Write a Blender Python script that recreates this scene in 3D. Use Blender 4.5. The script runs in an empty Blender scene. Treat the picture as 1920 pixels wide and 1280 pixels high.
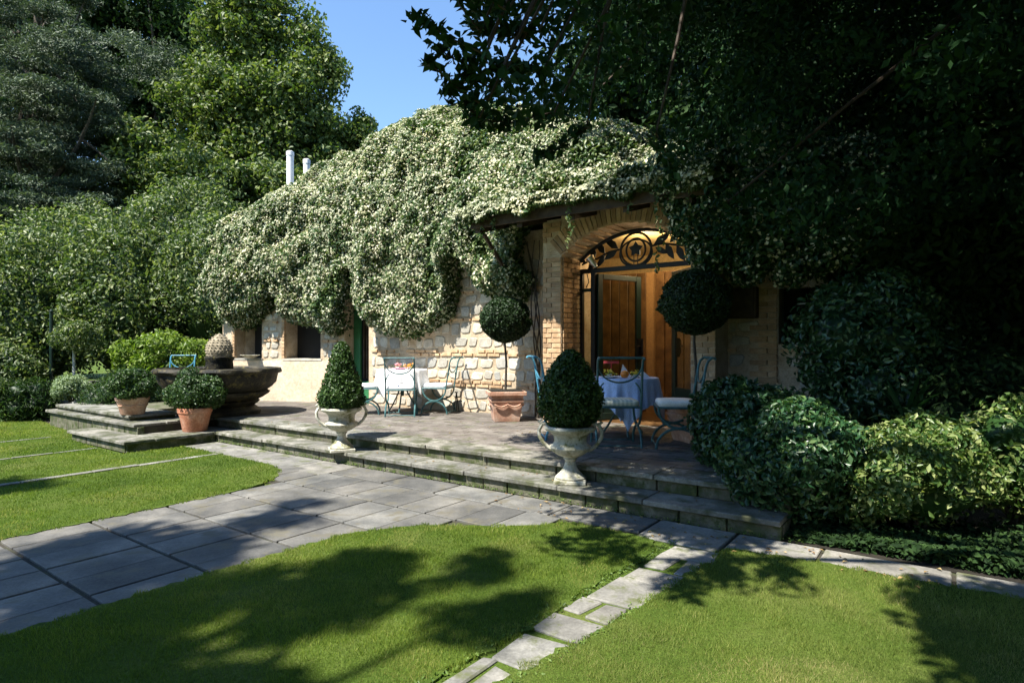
import bpy, bmesh, math, random
import numpy as np
from mathutils import Vector, Matrix
PI = math.pi
R = math.radians
rng = np.random.default_rng(7)
random.seed(7)
scene = bpy.context.scene
C = scene.collection

# ------------------------------------------------------------------ camera, sky, sun
EYE = 1.45
FPX = 1130.0
HOR = 650.0
cam = bpy.data.cameras.new('camera')
cam.sensor_width = 36
cam.lens = FPX / 1920 * 36
cam.shift_y = 10 / 1920
cam.clip_end = 500
cam.clip_start = 0.05
camo = bpy.data.objects.new('camera', cam)
C.objects.link(camo)
camo.location = (0, 0, EYE)
camo.rotation_euler = (R(90), 0, 0)
scene.camera = camo

SUN_B, SUN_E = R(225), R(58)
world = bpy.data.worlds.new('World')
scene.world = world
world.use_nodes = True
wn = world.node_tree
sky = wn.nodes.new('ShaderNodeTexSky')
sky.sky_type = 'NISHITA'
sky.sun_disc = False
sky.sun_elevation = SUN_E
sky.sun_rotation = SUN_B
sky.air_density = 1.35
sky.dust_density = 0.0
sky.ozone_density = 7.0
bg = wn.nodes['Background']
bg.inputs['Strength'].default_value = 0.10
wn.links.new(sky.outputs[0], bg.inputs[0])
sl = bpy.data.lights.new('sun', 'SUN')
sl.energy = 5.0
sl.angle = R(0.53)
sl.color = (1.0, 0.95, 0.86)
so = bpy.data.objects.new('sun', sl)
C.objects.link(so)
SUNV = Vector((math.sin(SUN_B) * math.cos(SUN_E), math.cos(SUN_B) * math.cos(SUN_E), math.sin(SUN_E)))
so.rotation_euler = SUNV.to_track_quat('Z', 'Y').to_euler()
so.location = (-10, -10, 20)
scene.view_settings.view_transform = 'Standard'
scene.view_settings.look = 'None'
scene.view_settings.exposure = 1.35
scene.view_settings.gamma = 1
scene.view_settings.use_curve_mapping = False
scene.cycles.max_bounces = 6
scene.cycles.transparent_max_bounces = 12
scene.cycles.use_denoising = True
KS = 1 / math.tan(SUN_E)
SX, SY = math.sin(SUN_B) * KS, math.cos(SUN_B) * KS      # step towards the sun per metre of height

# ------------------------------------------------------------------ frames
UX, UY, VX, VY = -0.81, 0.5864, 0.5864, 0.81
def W(p, q, z=0.0):
    """garden frame: p runs along the steps to the left, q towards the house"""
    return Vector((UX * p + VX * q, UY * p + VY * q, z))
def PQ(x, y):
    return (UX * x + UY * y, VX * x + VY * y)
def G(px, py, h=0.0):
    Y = (EYE - h) * FPX / (py - HOR)
    return Vector(((px - 960) / FPX * Y, Y, h))
def proj(x, y, z):
    return 960 + x / y * FPX, HOR - (z - EYE) / y * FPX
UANG = math.atan2(UY, UX)
T1, T2, T3 = 0.16, 0.31, 0.40      # tread, terrace, plinth heights

# ------------------------------------------------------------------ object helpers
def link(o, parent=None):
    C.objects.link(o)
    if parent is not None:
        o.parent = parent
    return o
def props(o, label=None, cat=None, group=None, kind=None):
    if label: o['label'] = label
    if cat: o['category'] = cat
    if group: o['group'] = group
    if kind: o['kind'] = kind
    return o
def thing(name, label, cat, loc=(0, 0, 0), rz=0.0, group=None, kind=None):
    o = bpy.data.objects.new(name, None)
    o.empty_display_size = 0.2
    link(o)
    o.location = loc
    o.rotation_euler = (0, 0, rz)
    return props(o, label, cat, group, kind)
def wloc(o):
    l = Vector((0, 0, 0))
    while o is not None:
        l += Vector(o.location)
        o = o.parent
    return l
def place_mesh(name, me, parent=None, loc=(0, 0, 0), rot=(0, 0, 0), scale=(1, 1, 1)):
    o = bpy.data.objects.new(name, me)
    link(o, parent)
    o.location = loc; o.rotation_euler = rot; o.scale = scale
    return o
def copy_tree(o, parent=None):
    c = o.copy(); C.objects.link(c); c.parent = parent
    for ch in list(o.children):
        copy_tree(ch, c)
    return c

class MB:
    def __init__(s):
        s.v = []; s.f = []
    def add(s, vs, fs):
        n = len(s.v)
        s.v += [tuple(v) for v in vs]
        s.f += [tuple(n + i for i in f) for f in fs]
        return s
    def hexa(s, b, t):
        n = len(b)
        s.add(list(b) + list(t), [tuple(range(n))[::-1], tuple(range(n, 2 * n))] +
              [(i, (i + 1) % n, n + (i + 1) % n, n + i) for i in range(n)])
        return s
    def box(s, c, d, rz=0.0):
        cs, sn = math.cos(rz), math.sin(rz)
        pts = []
        for sx, sy in ((-1, -1), (1, -1), (1, 1), (-1, 1)):
            x, y = sx * d[0] / 2, sy * d[1] / 2
            pts.append((c[0] + x * cs - y * sn, c[1] + x * sn + y * cs))
        return s.hexa([(x, y, c[2] - d[2] / 2) for x, y in pts], [(x, y, c[2] + d[2] / 2) for x, y in pts])
    def pq(s, p0, p1, q0, q1, z0, z1):
        c = [(p0, q0), (p1, q0), (p1, q1), (p0, q1)]
        return s.hexa([W(p, q, z0) for p, q in c], [W(p, q, z1) for p, q in c])
    def poly(s, pts, z0, z1):
        return s.hexa([(x, y, z0) for x, y in pts], [(x, y, z1) for x, y in pts])
    def tube(s, pts, r, n=6, closed=False):
        pts = [Vector(p) for p in pts]
        m = len(pts)
        rs = r if isinstance(r, (list, tuple)) else [r] * m
        rings = []
        ref = None
        for i, p in enumerate(pts):
            if closed:
                d = pts[(i + 1) % m] - pts[i - 1]
            else:
                d = pts[min(i + 1, m - 1)] - pts[max(i - 1, 0)]
            if d.length < 1e-9: d = Vector((0, 0, 1))
            d.normalize()
            if ref is None:
                a = Vector((0, 0, 1)) if abs(d.z) < 0.9 else Vector((1, 0, 0))
                ref = d.cross(a).normalized()
            else:
                ref = (ref - d * ref.dot(d))
                ref = ref.normalized() if ref.length > 1e-6 else d.orthogonal().normalized()
            b = d.cross(ref)
            rings.append([p + (ref * math.cos(2 * PI * k / n) + b * math.sin(2 * PI * k / n)) * rs[i] for k in range(n)])
        vs = [v for rg in rings for v in rg]
        fs = []
        for i in range(m if closed else m - 1):
            j = (i + 1) % m
            for k in range(n):
                fs.append((i * n + k, i * n + (k + 1) % n, j * n + (k + 1) % n, j * n + k))
        if not closed:
            fs.append(tuple(range(n))[::-1]); fs.append(tuple(range((m - 1) * n, m * n)))
        return s.add(vs, fs)
    def lathe(s, prof, n=32, c=(0, 0, 0), mod=None):
        vs = []; fs = []
        for i, (r, z) in enumerate(prof):
            for k in range(n):
                a = 2 * PI * k / n
                rr = r * (mod(a, i) if mod else 1)
                vs.append((c[0] + rr * math.cos(a), c[1] + rr * math.sin(a), c[2] + z))
        for i in range(len(prof) - 1):
            for k in range(n):
                fs.append((i * n + k, i * n + (k + 1) % n, (i + 1) * n + (k + 1) % n, (i + 1) * n + k))
        if prof[0][0] > 1e-4: fs.append(tuple(range(n))[::-1])
        if prof[-1][0] > 1e-4: fs.append(tuple(range((len(prof) - 1) * n, len(prof) * n)))
        return s.add(vs, fs)
    def mesh(s, name, m, off=(0, 0, 0), smooth=False, bevel=0.0):
        me = bpy.data.meshes.new(name)
        ox, oy, oz = off
        me.from_pydata([(x - ox, y - oy, z - oz) for x, y, z in s.v], [], s.f)
        bm = bmesh.new(); bm.from_mesh(me)
        bmesh.ops.remove_doubles(bm, verts=bm.verts, dist=1e-5)
        if bevel > 0:
            es = [e for e in bm.edges if len(e.link_faces) == 2 and e.calc_face_angle(0) > 0.5]
            bmesh.ops.bevel(bm, geom=es, offset=bevel, segments=1, affect='EDGES', clamp_overlap=True)
        bmesh.ops.recalc_face_normals(bm, faces=bm.faces)
        bm.to_mesh(me); bm.free()
        if smooth:
            me.polygons.foreach_set('use_smooth', [True] * len(me.polygons))
            try: me.set_sharp_from_angle(angle=R(45))
            except Exception: pass
        me.materials.append(m)
        return me
    def build(s, name, m, parent=None, smooth=False, bevel=0.0, local=False):
        off = (0, 0, 0) if (parent is None or local) else tuple(wloc(parent))
        return link(bpy.data.objects.new(name, s.mesh(name, m, off, smooth, bevel)), parent)

# ------------------------------------------------------------------ materials
def nodes(name):
    m = bpy.data.materials.new(name); m.use_nodes = True
    nt = m.node_tree
    return m, nt, nt.nodes['Principled BSDF']
def ramp(nt, stops, fac=None):
    r = nt.nodes.new('ShaderNodeValToRGB')
    el = r.color_ramp.elements
    el[0].position, el[0].color = stops[0][0], (*stops[0][1], 1)
    el[1].position, el[1].color = stops[-1][0], (*stops[-1][1], 1)
    for p, c in stops[1:-1]:
        e = el.new(p); e.color = (*c, 1)
    if fac is not None: nt.links.new(fac, r.inputs[0])
    return r
def noise(nt, scale, detail=4, rough=0.6, vec=None, dist=0.0):
    n = nt.nodes.new('ShaderNodeTexNoise')
    n.inputs['Scale'].default_value = scale; n.inputs['Detail'].default_value = detail
    n.inputs['Roughness'].default_value = rough; n.inputs['Distortion'].default_value = dist
    if vec is not None: nt.links.new(vec, n.inputs['Vector'])
    return n
def mixc(nt, a, b, fac, mode='MIX'):
    m = nt.nodes.new('ShaderNodeMix'); m.data_type = 'RGBA'; m.blend_type = mode
    for sock, val in ((m.inputs[0], fac), (m.inputs[6], a), (m.inputs[7], b)):
        if hasattr(val, 'is_linked'): nt.links.new(val, sock)
        elif isinstance(val, (int, float)): sock.default_value = val
        else: sock.default_value = (*val, 1)
    return m.outputs[2]
def mat(name, cols, rough=0.8, scale=3.0, scale2=25.0, bump=0.3, bdist=0.01, obj_rand=0.0, metal=0.0, spec=0.3, moss=None, world=True):
    """cols: 2-4 colours spread over a noise; obj_rand varies brightness per object; moss: (colour, amount)"""
    m, nt, bs = nodes(name)
    geo = nt.nodes.new('ShaderNodeNewGeometry') if world else nt.nodes.new('ShaderNodeTexCoord')
    vec = geo.outputs['Position'] if world else geo.outputs['Object']
    n1 = noise(nt, scale, 5, 0.62, vec)
    st = [(0.32 + 0.36 * i / (len(cols) - 1), c) for i, c in enumerate(cols)]
    col = ramp(nt, st, n1.outputs[0]).outputs[0]
    n2 = noise(nt, scale2, 4, 0.7, vec)
    g = ramp(nt, [(0.3, (0.62, 0.62, 0.62)), (0.7, (1.25, 1.25, 1.25))], n2.outputs[0]).outputs[0]
    col = mixc(nt, col, g, 0.7, 'MULTIPLY')
    if obj_rand:
        oi = nt.nodes.new('ShaderNodeObjectInfo')
        rr = ramp(nt, [(0, (1 - obj_rand,) * 3), (0.5, (1.0, 0.97, 0.93)), (1, (1 + obj_rand, 1 + obj_rand, 1 + obj_rand * 0.9))], oi.outputs['Random']).outputs[0]
        col = mixc(nt, col, rr, 1.0, 'MULTIPLY')
    if moss:
        n3 = noise(nt, scale * 1.7, 6, 0.7, vec)
        f = ramp(nt, [(0.62 - moss[1] * 0.35, (0, 0, 0)), (0.72 - moss[1] * 0.25, (1, 1, 1))], n3.outputs[0]).outputs[0]
        col = mixc(nt, col, moss[0], f)
    nt.links.new(col, bs.inputs['Base Color'])
    bs.inputs['Roughness'].default_value = rough
    bs.inputs['Metallic'].default_value = metal
    bs.inputs['Specular IOR Level'].default_value = spec
    if bump:
        b = nt.nodes.new('ShaderNodeBump'); b.inputs['Strength'].default_value = bump; b.inputs['Distance'].default_value = bdist
        nt.links.new(n2.outputs[0], b.inputs['Height']); nt.links.new(b.outputs[0], bs.inputs['Normal'])
    return m
def leafmat(name, cols, rough=0.5, trans=0.3, spec=0.35, tcol=None, patch=0.0, pcol=None):
    """cols over a per-leaf tint; some light passes through the leaf"""
    m, nt, bs = nodes(name)
    at = nt.nodes.new('ShaderNodeAttribute'); at.attribute_name = 'tint'
    st = [(i / (len(cols) - 1), c) for i, c in enumerate(cols)]
    col = ramp(nt, st, at.outputs['Fac']).outputs[0]
    geo = nt.nodes.new('ShaderNodeNewGeometry')
    n1 = noise(nt, 1.3, 3, 0.6, geo.outputs['Position'])
    g = ramp(nt, [(0.35, (0.7, 0.75, 0.7)), (0.65, (1.2, 1.15, 1.1))], n1.outputs[0]).outputs[0]
    col = mixc(nt, col, g, 0.8, 'MULTIPLY')
    nt.links.new(col, bs.inputs['Base Color'])
    bs.inputs['Roughness'].default_value = rough
    bs.inputs['Specular IOR Level'].default_value = spec
    tr = nt.nodes.new('ShaderNodeBsdfTranslucent')
    tc = mixc(nt, col, tcol or (1.5, 1.7, 0.7), 1.0, 'MULTIPLY')
    nt.links.new(tc, tr.inputs[0])
    mx = nt.nodes.new('ShaderNodeMixShader'); mx.inputs[0].default_value = trans
    nt.links.new(bs.outputs[0], mx.inputs[1]); nt.links.new(tr.outputs[0], mx.inputs[2])
    nt.links.new(mx.outputs[0], nt.nodes['Material Output'].inputs[0])
    return m
def plain(name, col, rough=0.5, metal=0.0, spec=0.4, var=0.15, scale=20):
    a = tuple(c * (1 - var) for c in col); b = tuple(min(1, c * (1 + var)) for c in col)
    return mat(name, [a, col, b], rough, scale, scale * 4, 0.08, 0.003, 0, metal, spec)

M = {}
M['slab'] = mat('grey_stone_slab', [(0.07, 0.071, 0.069), (0.118, 0.117, 0.110), (0.19, 0.184, 0.168)], 0.72, 2.2, 60, 0.35, 0.006, 0.2, moss=((0.12, 0.11, 0.08), 0.25))
M['flag'] = mat('pale_flagstone', [(0.12, 0.118, 0.108), (0.19, 0.186, 0.17), (0.27, 0.26, 0.235)], 0.8, 3, 50, 0.35, 0.006, 0.15, moss=((0.10, 0.11, 0.05), 0.3))
M['coping'] = mat('weathered_coping_stone', [(0.11, 0.11, 0.098), (0.19, 0.186, 0.165), (0.29, 0.28, 0.245)], 0.8, 2.5, 40, 0.4, 0.008, 0.12, moss=((0.07, 0.075, 0.04), 0.45))
M['riser'] = mat('mossy_riser_stone', [(0.07, 0.07, 0.05), (0.13, 0.125, 0.09), (0.2, 0.19, 0.15)], 0.9, 4, 30, 0.6, 0.012, 0.2, moss=((0.05, 0.065, 0.02), 0.55))
M['setts'] = mat('terrace_brick_paving', [(0.105, 0.09, 0.08), (0.15, 0.135, 0.12), (0.2, 0.183, 0.165)], 0.85, 3, 40, 0.4, 0.008, 0.22, moss=((0.09, 0.10, 0.045), 0.2))
M['joint'] = mat('dark_joint_earth', [(0.025, 0.022, 0.016), (0.045, 0.04, 0.03), (0.05, 0.06, 0.025)], 0.95, 5, 60, 0.4, 0.01)
M['soil'] = mat('garden_soil', [(0.010, 0.009, 0.006), (0.02, 0.017, 0.012), (0.035, 0.03, 0.02)], 0.95, 4, 50, 0.8, 0.03)
M['stone'] = mat('wall_fieldstone', [(0.36, 0.335, 0.28), (0.47, 0.44, 0.37), (0.6, 0.57, 0.5)], 0.85, 6, 40, 0.5, 0.01, 0.28)
M['stone2'] = mat('wall_grey_stone', [(0.30, 0.30, 0.28), (0.40, 0.395, 0.36), (0.5, 0.48, 0.43)], 0.85, 6, 40, 0.5, 0.01, 0.25)
M['mortar'] = mat('wall_ochre_mortar', [(0.38, 0.29, 0.19), (0.50, 0.40, 0.28), (0.58, 0.49, 0.37)], 0.95, 5, 45, 0.7, 0.015)
M['plaster'] = mat('peach_plaster_dado', [(0.5, 0.40, 0.29), (0.62, 0.48, 0.34), (0.66, 0.58, 0.46)], 0.9, 1.6, 18, 0.35, 0.006)
M['brick'] = mat('ochre_wall_brick', [(0.33, 0.21, 0.12), (0.43, 0.29, 0.17), (0.5, 0.37, 0.24)], 0.85, 9, 60, 0.5, 0.006, 0.25)
M['bark'] = mat('tree_bark', [(0.035, 0.028, 0.02), (0.07, 0.058, 0.043), (0.11, 0.095, 0.075)], 0.9, 8, 40, 0.8, 0.02)
M['wood'] = mat('varnished_wood', [(0.07, 0.036, 0.013), (0.115, 0.06, 0.022), (0.17, 0.095, 0.036)], 0.45, 6, 50, 0.2, 0.003, 0.22)
M['boardwood'] = plain('honey_board', (0.30, 0.17, 0.065), 0.6)
M['ochre'] = plain('warm_ochre_interior_plaster', (0.66, 0.50, 0.24), 0.8)
M['darkwood'] = mat('dark_weathered_timber', [(0.03, 0.02, 0.012), (0.06, 0.04, 0.025), (0.09, 0.065, 0.04)], 0.7, 8, 60, 0.5, 0.006)
M['greenmetal'] = plain('dark_green_painted_steel', (0.005, 0.02, 0.015), 0.4, 0, 0.5)
M['greendoor'] = plain('bright_green_painted_door', (0.03, 0.17, 0.06), 0.45, 0, 0.5)
M['blackiron'] = plain('black_wrought_iron', (0.012, 0.012, 0.012), 0.5, 0.3)
M['teal'] = mat('weathered_teal_painted_iron', [(0.025, 0.07, 0.075), (0.045, 0.12, 0.125), (0.09, 0.19, 0.19)], 0.5, 12, 60, 0.2, 0.003)
M['blue'] = mat('sky_blue_painted_iron', [(0.04, 0.17, 0.26), (0.07, 0.25, 0.36), (0.12, 0.32, 0.42)], 0.5, 12, 60, 0.2, 0.003)
M['terra'] = mat('terracotta', [(0.38, 0.14, 0.075), (0.5, 0.22, 0.13), (0.58, 0.33, 0.23)], 0.85, 5, 40, 0.4, 0.006, 0.0)
M['terra2'] = mat('pale_dusty_terracotta', [(0.40, 0.20, 0.13), (0.5, 0.30, 0.21), (0.58, 0.42, 0.33)], 0.85, 6, 40, 0.4, 0.006, 0.0)
M['urn'] = mat('cream_weathered_urn', [(0.28, 0.27, 0.21), (0.46, 0.445, 0.37), (0.6, 0.585, 0.5)], 0.7, 6, 50, 0.4, 0.006, 0.0, moss=((0.16, 0.16, 0.07), 0.35))
M['fountain'] = mat('dark_mossy_fountain_stone', [(0.010, 0.010, 0.008), (0.024, 0.022, 0.015), (0.07, 0.058, 0.036)], 0.6, 5, 30, 0.9, 0.02, 0.0, moss=((0.13, 0.11, 0.035), 0.25))
M['cone'] = mat('fountain_pinecone_stone', [(0.12, 0.10, 0.07), (0.26, 0.22, 0.15), (0.45, 0.38, 0.27)], 0.85, 9, 40, 0.5, 0.01)
M['water'] = plain('still_fountain_water', (0.02, 0.03, 0.025), 0.05)
M['cushion'] = mat('cream_seat_fabric', [(0.6, 0.6, 0.54), (0.72, 0.72, 0.66), (0.78, 0.78, 0.72)], 0.9, 8, 120, 0.3, 0.002)
M['white'] = plain('white_linen', (0.8, 0.8, 0.8), 0.85, var=0.04)
M['china'] = plain('white_china', (0.78, 0.78, 0.78), 0.2, var=0.03)
M['orange'] = plain('orange_peel', (0.75, 0.22, 0.02), 0.45)
M['yellow'] = plain('yellow_petals', (0.75, 0.6, 0.06), 0.6)
M['pink'] = plain('pink_linen', (0.62, 0.28, 0.42), 0.8)
M['red'] = plain('red_napkin', (0.5, 0.06, 0.07), 0.8)
M['bluecloth'] = plain('pale_blue_linen', (0.42, 0.53, 0.78), 0.85, var=0.05)
M['whitepipe'] = plain('white_enamel_flue', (0.8, 0.8, 0.8), 0.4, var=0.03)
M['alu'] = plain('brushed_aluminium', (0.55, 0.57, 0.6), 0.3, 0.8)
M['dark'] = plain('dark_interior', (0.015, 0.015, 0.014), 0.8)
M['roof'] = plain('old_roof_felt', (0.03, 0.035, 0.02), 0.9)
M['grass'] = leafmat('lawn_grass', [(0.06, 0.11, 0.015), (0.12, 0.18, 0.024), (0.19, 0.245, 0.04), (0.32, 0.30, 0.10)], 0.6, 0.35, 0.2)
M['straw'] = leafmat('lawn_grass_dry', [(0.09, 0.14, 0.025), (0.15, 0.20, 0.04), (0.21, 0.24, 0.06), (0.36, 0.31, 0.15)], 0.6, 0.35, 0.2)
M['box'] = leafmat('box_leaves', [(0.016, 0.042, 0.010), (0.036, 0.08, 0.018), (0.075, 0.13, 0.032)], 0.45, 0.2)
M['boxlight'] = leafmat('light_box_leaves', [(0.05, 0.10, 0.015), (0.10, 0.17, 0.03), (0.18, 0.25, 0.06)], 0.5, 0.3)
M['boxdark'] = leafmat('dark_topiary_leaves', [(0.01, 0.025, 0.008), (0.018, 0.042, 0.012), (0.03, 0.065, 0.018)], 0.5, 0.15)
M['jasmine'] = leafmat('star_jasmine_leaves', [(0.025, 0.06, 0.015), (0.05, 0.10, 0.028), (0.10, 0.15, 0.05), (0.2, 0.24, 0.10)], 0.4, 0.2)
M['jasflower'] = leafmat('jasmine_blossom', [(0.50, 0.50, 0.33), (0.70, 0.69, 0.5), (0.82, 0.80, 0.66)], 0.7, 0.35, 0.2, (1, 1, 0.9))
M['laurel'] = leafmat('laurel_leaves', [(0.012, 0.045, 0.018), (0.022, 0.07, 0.026), (0.04, 0.10, 0.036), (0.10, 0.16, 0.055)], 0.35, 0.2, 0.5)
M['spotleaf'] = leafmat('spotted_pale_leaves', [(0.03, 0.075, 0.02), (0.06, 0.12, 0.028), (0.13, 0.19, 0.05), (0.32, 0.36, 0.15)], 0.4, 0.3, 0.4)
M['decid'] = leafmat('broadleaf_tree_leaves', [(0.032, 0.065, 0.014), (0.068, 0.115, 0.026), (0.125, 0.17, 0.044), (0.2, 0.23, 0.08)], 0.5, 0.3)
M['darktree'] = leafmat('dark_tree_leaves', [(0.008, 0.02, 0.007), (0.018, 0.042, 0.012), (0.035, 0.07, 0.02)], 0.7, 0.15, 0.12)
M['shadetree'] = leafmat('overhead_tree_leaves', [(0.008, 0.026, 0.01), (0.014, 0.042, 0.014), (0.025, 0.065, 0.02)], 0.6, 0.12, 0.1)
M['cedar'] = leafmat('cedar_needles', [(0.035, 0.06, 0.038), (0.075, 0.11, 0.07), (0.15, 0.19, 0.13)], 0.6, 0.15)
M['lime'] = leafmat('lime_green_leaves', [(0.06, 0.11, 0.016), (0.13, 0.2, 0.028), (0.23, 0.3, 0.06)], 0.45, 0.35)
M['hedge'] = leafmat('sunny_shrub_leaves', [(0.028, 0.06, 0.014), (0.06, 0.10, 0.028), (0.12, 0.165, 0.055), (0.27, 0.30, 0.15)], 0.45, 0.3)
M['silver'] = leafmat('silvery_leaves', [(0.14, 0.2, 0.10), (0.24, 0.32, 0.18), (0.38, 0.44, 0.28)], 0.6, 0.2)

def glass(name, tint=(0.9, 0.95, 0.92), refl=0.12):
    m, nt, bs = nodes(name)
    nt.nodes.remove(bs)
    t = nt.nodes.new('ShaderNodeBsdfTransparent'); t.inputs[0].default_value = (*tint, 1)
    g = nt.nodes.new('ShaderNodeBsdfGlossy'); g.inputs['Roughness'].default_value = 0.03
    lw = nt.nodes.new('ShaderNodeLayerWeight'); lw.inputs[0].default_value = 0.35
    fr = nt.nodes.new('ShaderNodeMath'); fr.operation = 'POWER'; fr.inputs[1].default_value = 4; nt.links.new(lw.outputs['Facing'], fr.inputs[0])
    mx = nt.nodes.new('ShaderNodeMixShader')
    nt.links.new(fr.outputs[0], mx.inputs[0]); nt.links.new(t.outputs[0], mx.inputs[1]); nt.links.new(g.outputs[0], mx.inputs[2])
    nt.links.new(mx.outputs[0], nt.nodes['Material Output'].inputs[0])
    return m
M['glass'] = glass('window_glass')
# check-patterned cushion and striped cloth: flat print on fabric
def stripes(name, a, b, scale, chk=False):
    m, nt, bs = nodes(name)
    tc = nt.nodes.new('ShaderNodeTexCoord')
    w = nt.nodes.new('ShaderNodeTexWave'); w.inputs['Scale'].default_value = scale; w.bands_direction = 'X'
    nt.links.new(tc.outputs['Object'], w.inputs[0])
    f = ramp(nt, [(0.35, (0, 0, 0)), (0.65, (1, 1, 1))], w.outputs[1]).outputs[0]
    if chk:
        w2 = nt.nodes.new('ShaderNodeTexWave'); w2.inputs['Scale'].default_value = scale; w2.bands_direction = 'Y'
        nt.links.new(tc.outputs['Object'], w2.inputs[0])
        f2 = ramp(nt, [(0.35, (0, 0, 0)), (0.65, (1, 1, 1))], w2.outputs[1]).outputs[0]
        f = mixc(nt, f, f2, 0.5)
    nt.links.new(mixc(nt, a, b, f), bs.inputs['Base Color'])
    bs.inputs['Roughness'].default_value = 0.9
    return m
M['check'] = stripes('checked_seat_fabric', (0.32, 0.40, 0.34), (0.72, 0.73, 0.62), 7, True)

def groundmat():
    m, nt, bs = nodes('lawn_ground')
    geo = nt.nodes.new('ShaderNodeNewGeometry')
    n1 = noise(nt, 0.9, 6, 0.65, geo.outputs['Position'])
    n2 = noise(nt, 90, 3, 0.7, geo.outputs['Position'])
    c = ramp(nt, [(0.3, (0.04, 0.075, 0.012)), (0.5, (0.08, 0.12, 0.022)), (0.72, (0.15, 0.16, 0.055))], n1.outputs[0]).outputs[0]
    g = ramp(nt, [(0.3, (0.45, 0.45, 0.4)), (0.7, (1.3, 1.35, 1.1))], n2.outputs[0]).outputs[0]
    nt.links.new(mixc(nt, c, g, 0.9, 'MULTIPLY'), bs.inputs['Base Color'])
    bs.inputs['Roughness'].default_value = 0.95; bs.inputs['Specular IOR Level'].default_value = 0.1
    b = nt.nodes.new('ShaderNodeBump'); b.inputs['Strength'].default_value = 0.8; b.inputs['Distance'].default_value = 0.02
    nt.links.new(n2.outputs[0], b.inputs['Height']); nt.links.new(b.outputs[0], bs.inputs['Normal'])
    return m
M['ground'] = groundmat()

# ------------------------------------------------------------------ foliage helpers
def unit(a):
    return a / np.maximum(np.linalg.norm(a, axis=1, keepdims=True), 1e-9)
def tri_mesh(name, V, F, tint, m):
    """V (n,3), F (m,3), tint per face"""
    me = bpy.data.meshes.new(name)
    me.vertices.add(len(V)); me.vertices.foreach_set('co', V.astype(np.float32).ravel())
    me.loops.add(F.size); me.loops.foreach_set('vertex_index', F.astype(np.int32).ravel())
    me.polygons.add(len(F)); me.polygons.foreach_set('loop_start', np.arange(0, F.size, 3, dtype=np.int32))
    a = me.attributes.new('tint', 'FLOAT', 'FACE'); a.data.foreach_set('value', tint.astype(np.float32))
    me.materials.append(m)
    me.update(calc_edges=True)
    return me
def leaf_geo(P, N, size, asp=0.5, fold=0.18, loose=0.7, droop=0.0):
    """one folded diamond (2 triangles) per point"""
    n = len(P)
    N = unit(N + rng.normal(0, loose, (n, 3)) * 0.6)
    D = rng.normal(0, 1, (n, 3)); D[:, 2] -= droop
    D = unit(D - N * np.sum(D * N, 1, keepdims=True))
    S = np.cross(N, D)
    s = (size * rng.uniform(0.7, 1.3, n))[:, None]
    a = P - D * s * 0.5; t = P + D * s * 0.5
    l = P + S * s * asp * 0.5 + N * s * fold - D * s * 0.05; r = P - S * s * asp * 0.5 + N * s * fold - D * s * 0.05
    V = np.stack([a, l, t, r], 1).reshape(-1, 3)
    i = np.arange(n) * 4
    F = np.stack([np.stack([i, i + 2, i + 1], 1), np.stack([i, i + 3, i + 2], 1)], 1).reshape(-1, 3)
    return V, F
def join_geo(parts):
    Vs, Fs, Ts = [], [], []; o = 0
    for V, F, T in parts:
        Vs.append(V); Fs.append(F + o); Ts.append(T); o += len(V)
    return np.concatenate(Vs), np.concatenate(Fs), np.concatenate(Ts)
def leaves(name, P, N, size, m, parent=None, asp=0.5, tint=None, fold=0.18, loose=1.2, droop=0.0, extra=None, kind=None):
    off = np.array(wloc(parent)) if parent is not None else np.zeros(3)
    V, F = leaf_geo(P, N, size, asp, fold, loose, droop)
    t = rng.random(len(P)) if tint is None else tint
    geo = [(V, F, np.repeat(t, 2))]
    if extra: geo += extra
    V, F, T = join_geo(geo)
    o = link(bpy.data.objects.new(name, tri_mesh(name, V - off, F, T, m)), parent)
    if kind: o['kind'] = kind
    return o
def sph(n):
    return unit(rng.normal(0, 1, (n, 3)))
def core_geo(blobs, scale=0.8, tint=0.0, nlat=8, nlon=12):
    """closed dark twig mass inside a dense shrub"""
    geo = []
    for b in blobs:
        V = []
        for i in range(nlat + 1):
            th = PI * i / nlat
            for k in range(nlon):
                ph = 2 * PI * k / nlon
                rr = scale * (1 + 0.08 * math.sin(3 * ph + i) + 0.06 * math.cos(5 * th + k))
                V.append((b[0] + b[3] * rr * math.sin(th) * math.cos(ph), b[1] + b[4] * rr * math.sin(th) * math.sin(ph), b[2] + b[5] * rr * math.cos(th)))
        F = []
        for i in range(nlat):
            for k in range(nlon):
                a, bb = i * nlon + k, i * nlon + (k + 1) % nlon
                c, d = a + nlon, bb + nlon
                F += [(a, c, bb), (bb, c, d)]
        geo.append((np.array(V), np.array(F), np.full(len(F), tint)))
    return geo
def blob_pts(blobs, n, shell=(0.85, 1.06), cull=0.8):
    """points over the surface of a set of ellipsoids, none deep inside another"""
    B = np.array(blobs, float)
    area = (B[:, 3] * B[:, 4] + B[:, 3] * B[:, 5] + B[:, 4] * B[:, 5])
    k = rng.choice(len(B), n, p=area / area.sum())
    d = sph(n)
    rad = rng.uniform(shell[0], shell[1], n)[:, None]
    P = B[k, :3] + d * B[k, 3:] * rad
    N = unit(d / B[k, 3:])
    keep = np.ones(n, bool)
    if len(B) > 1 and cull:
        for j in range(len(B)):
            dd = np.sum(((P - B[j, :3]) / B[j, 3:]) ** 2, 1)
            keep &= ~((dd < cull * cull) & (k != j))
    return P[keep], N[keep]
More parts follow.
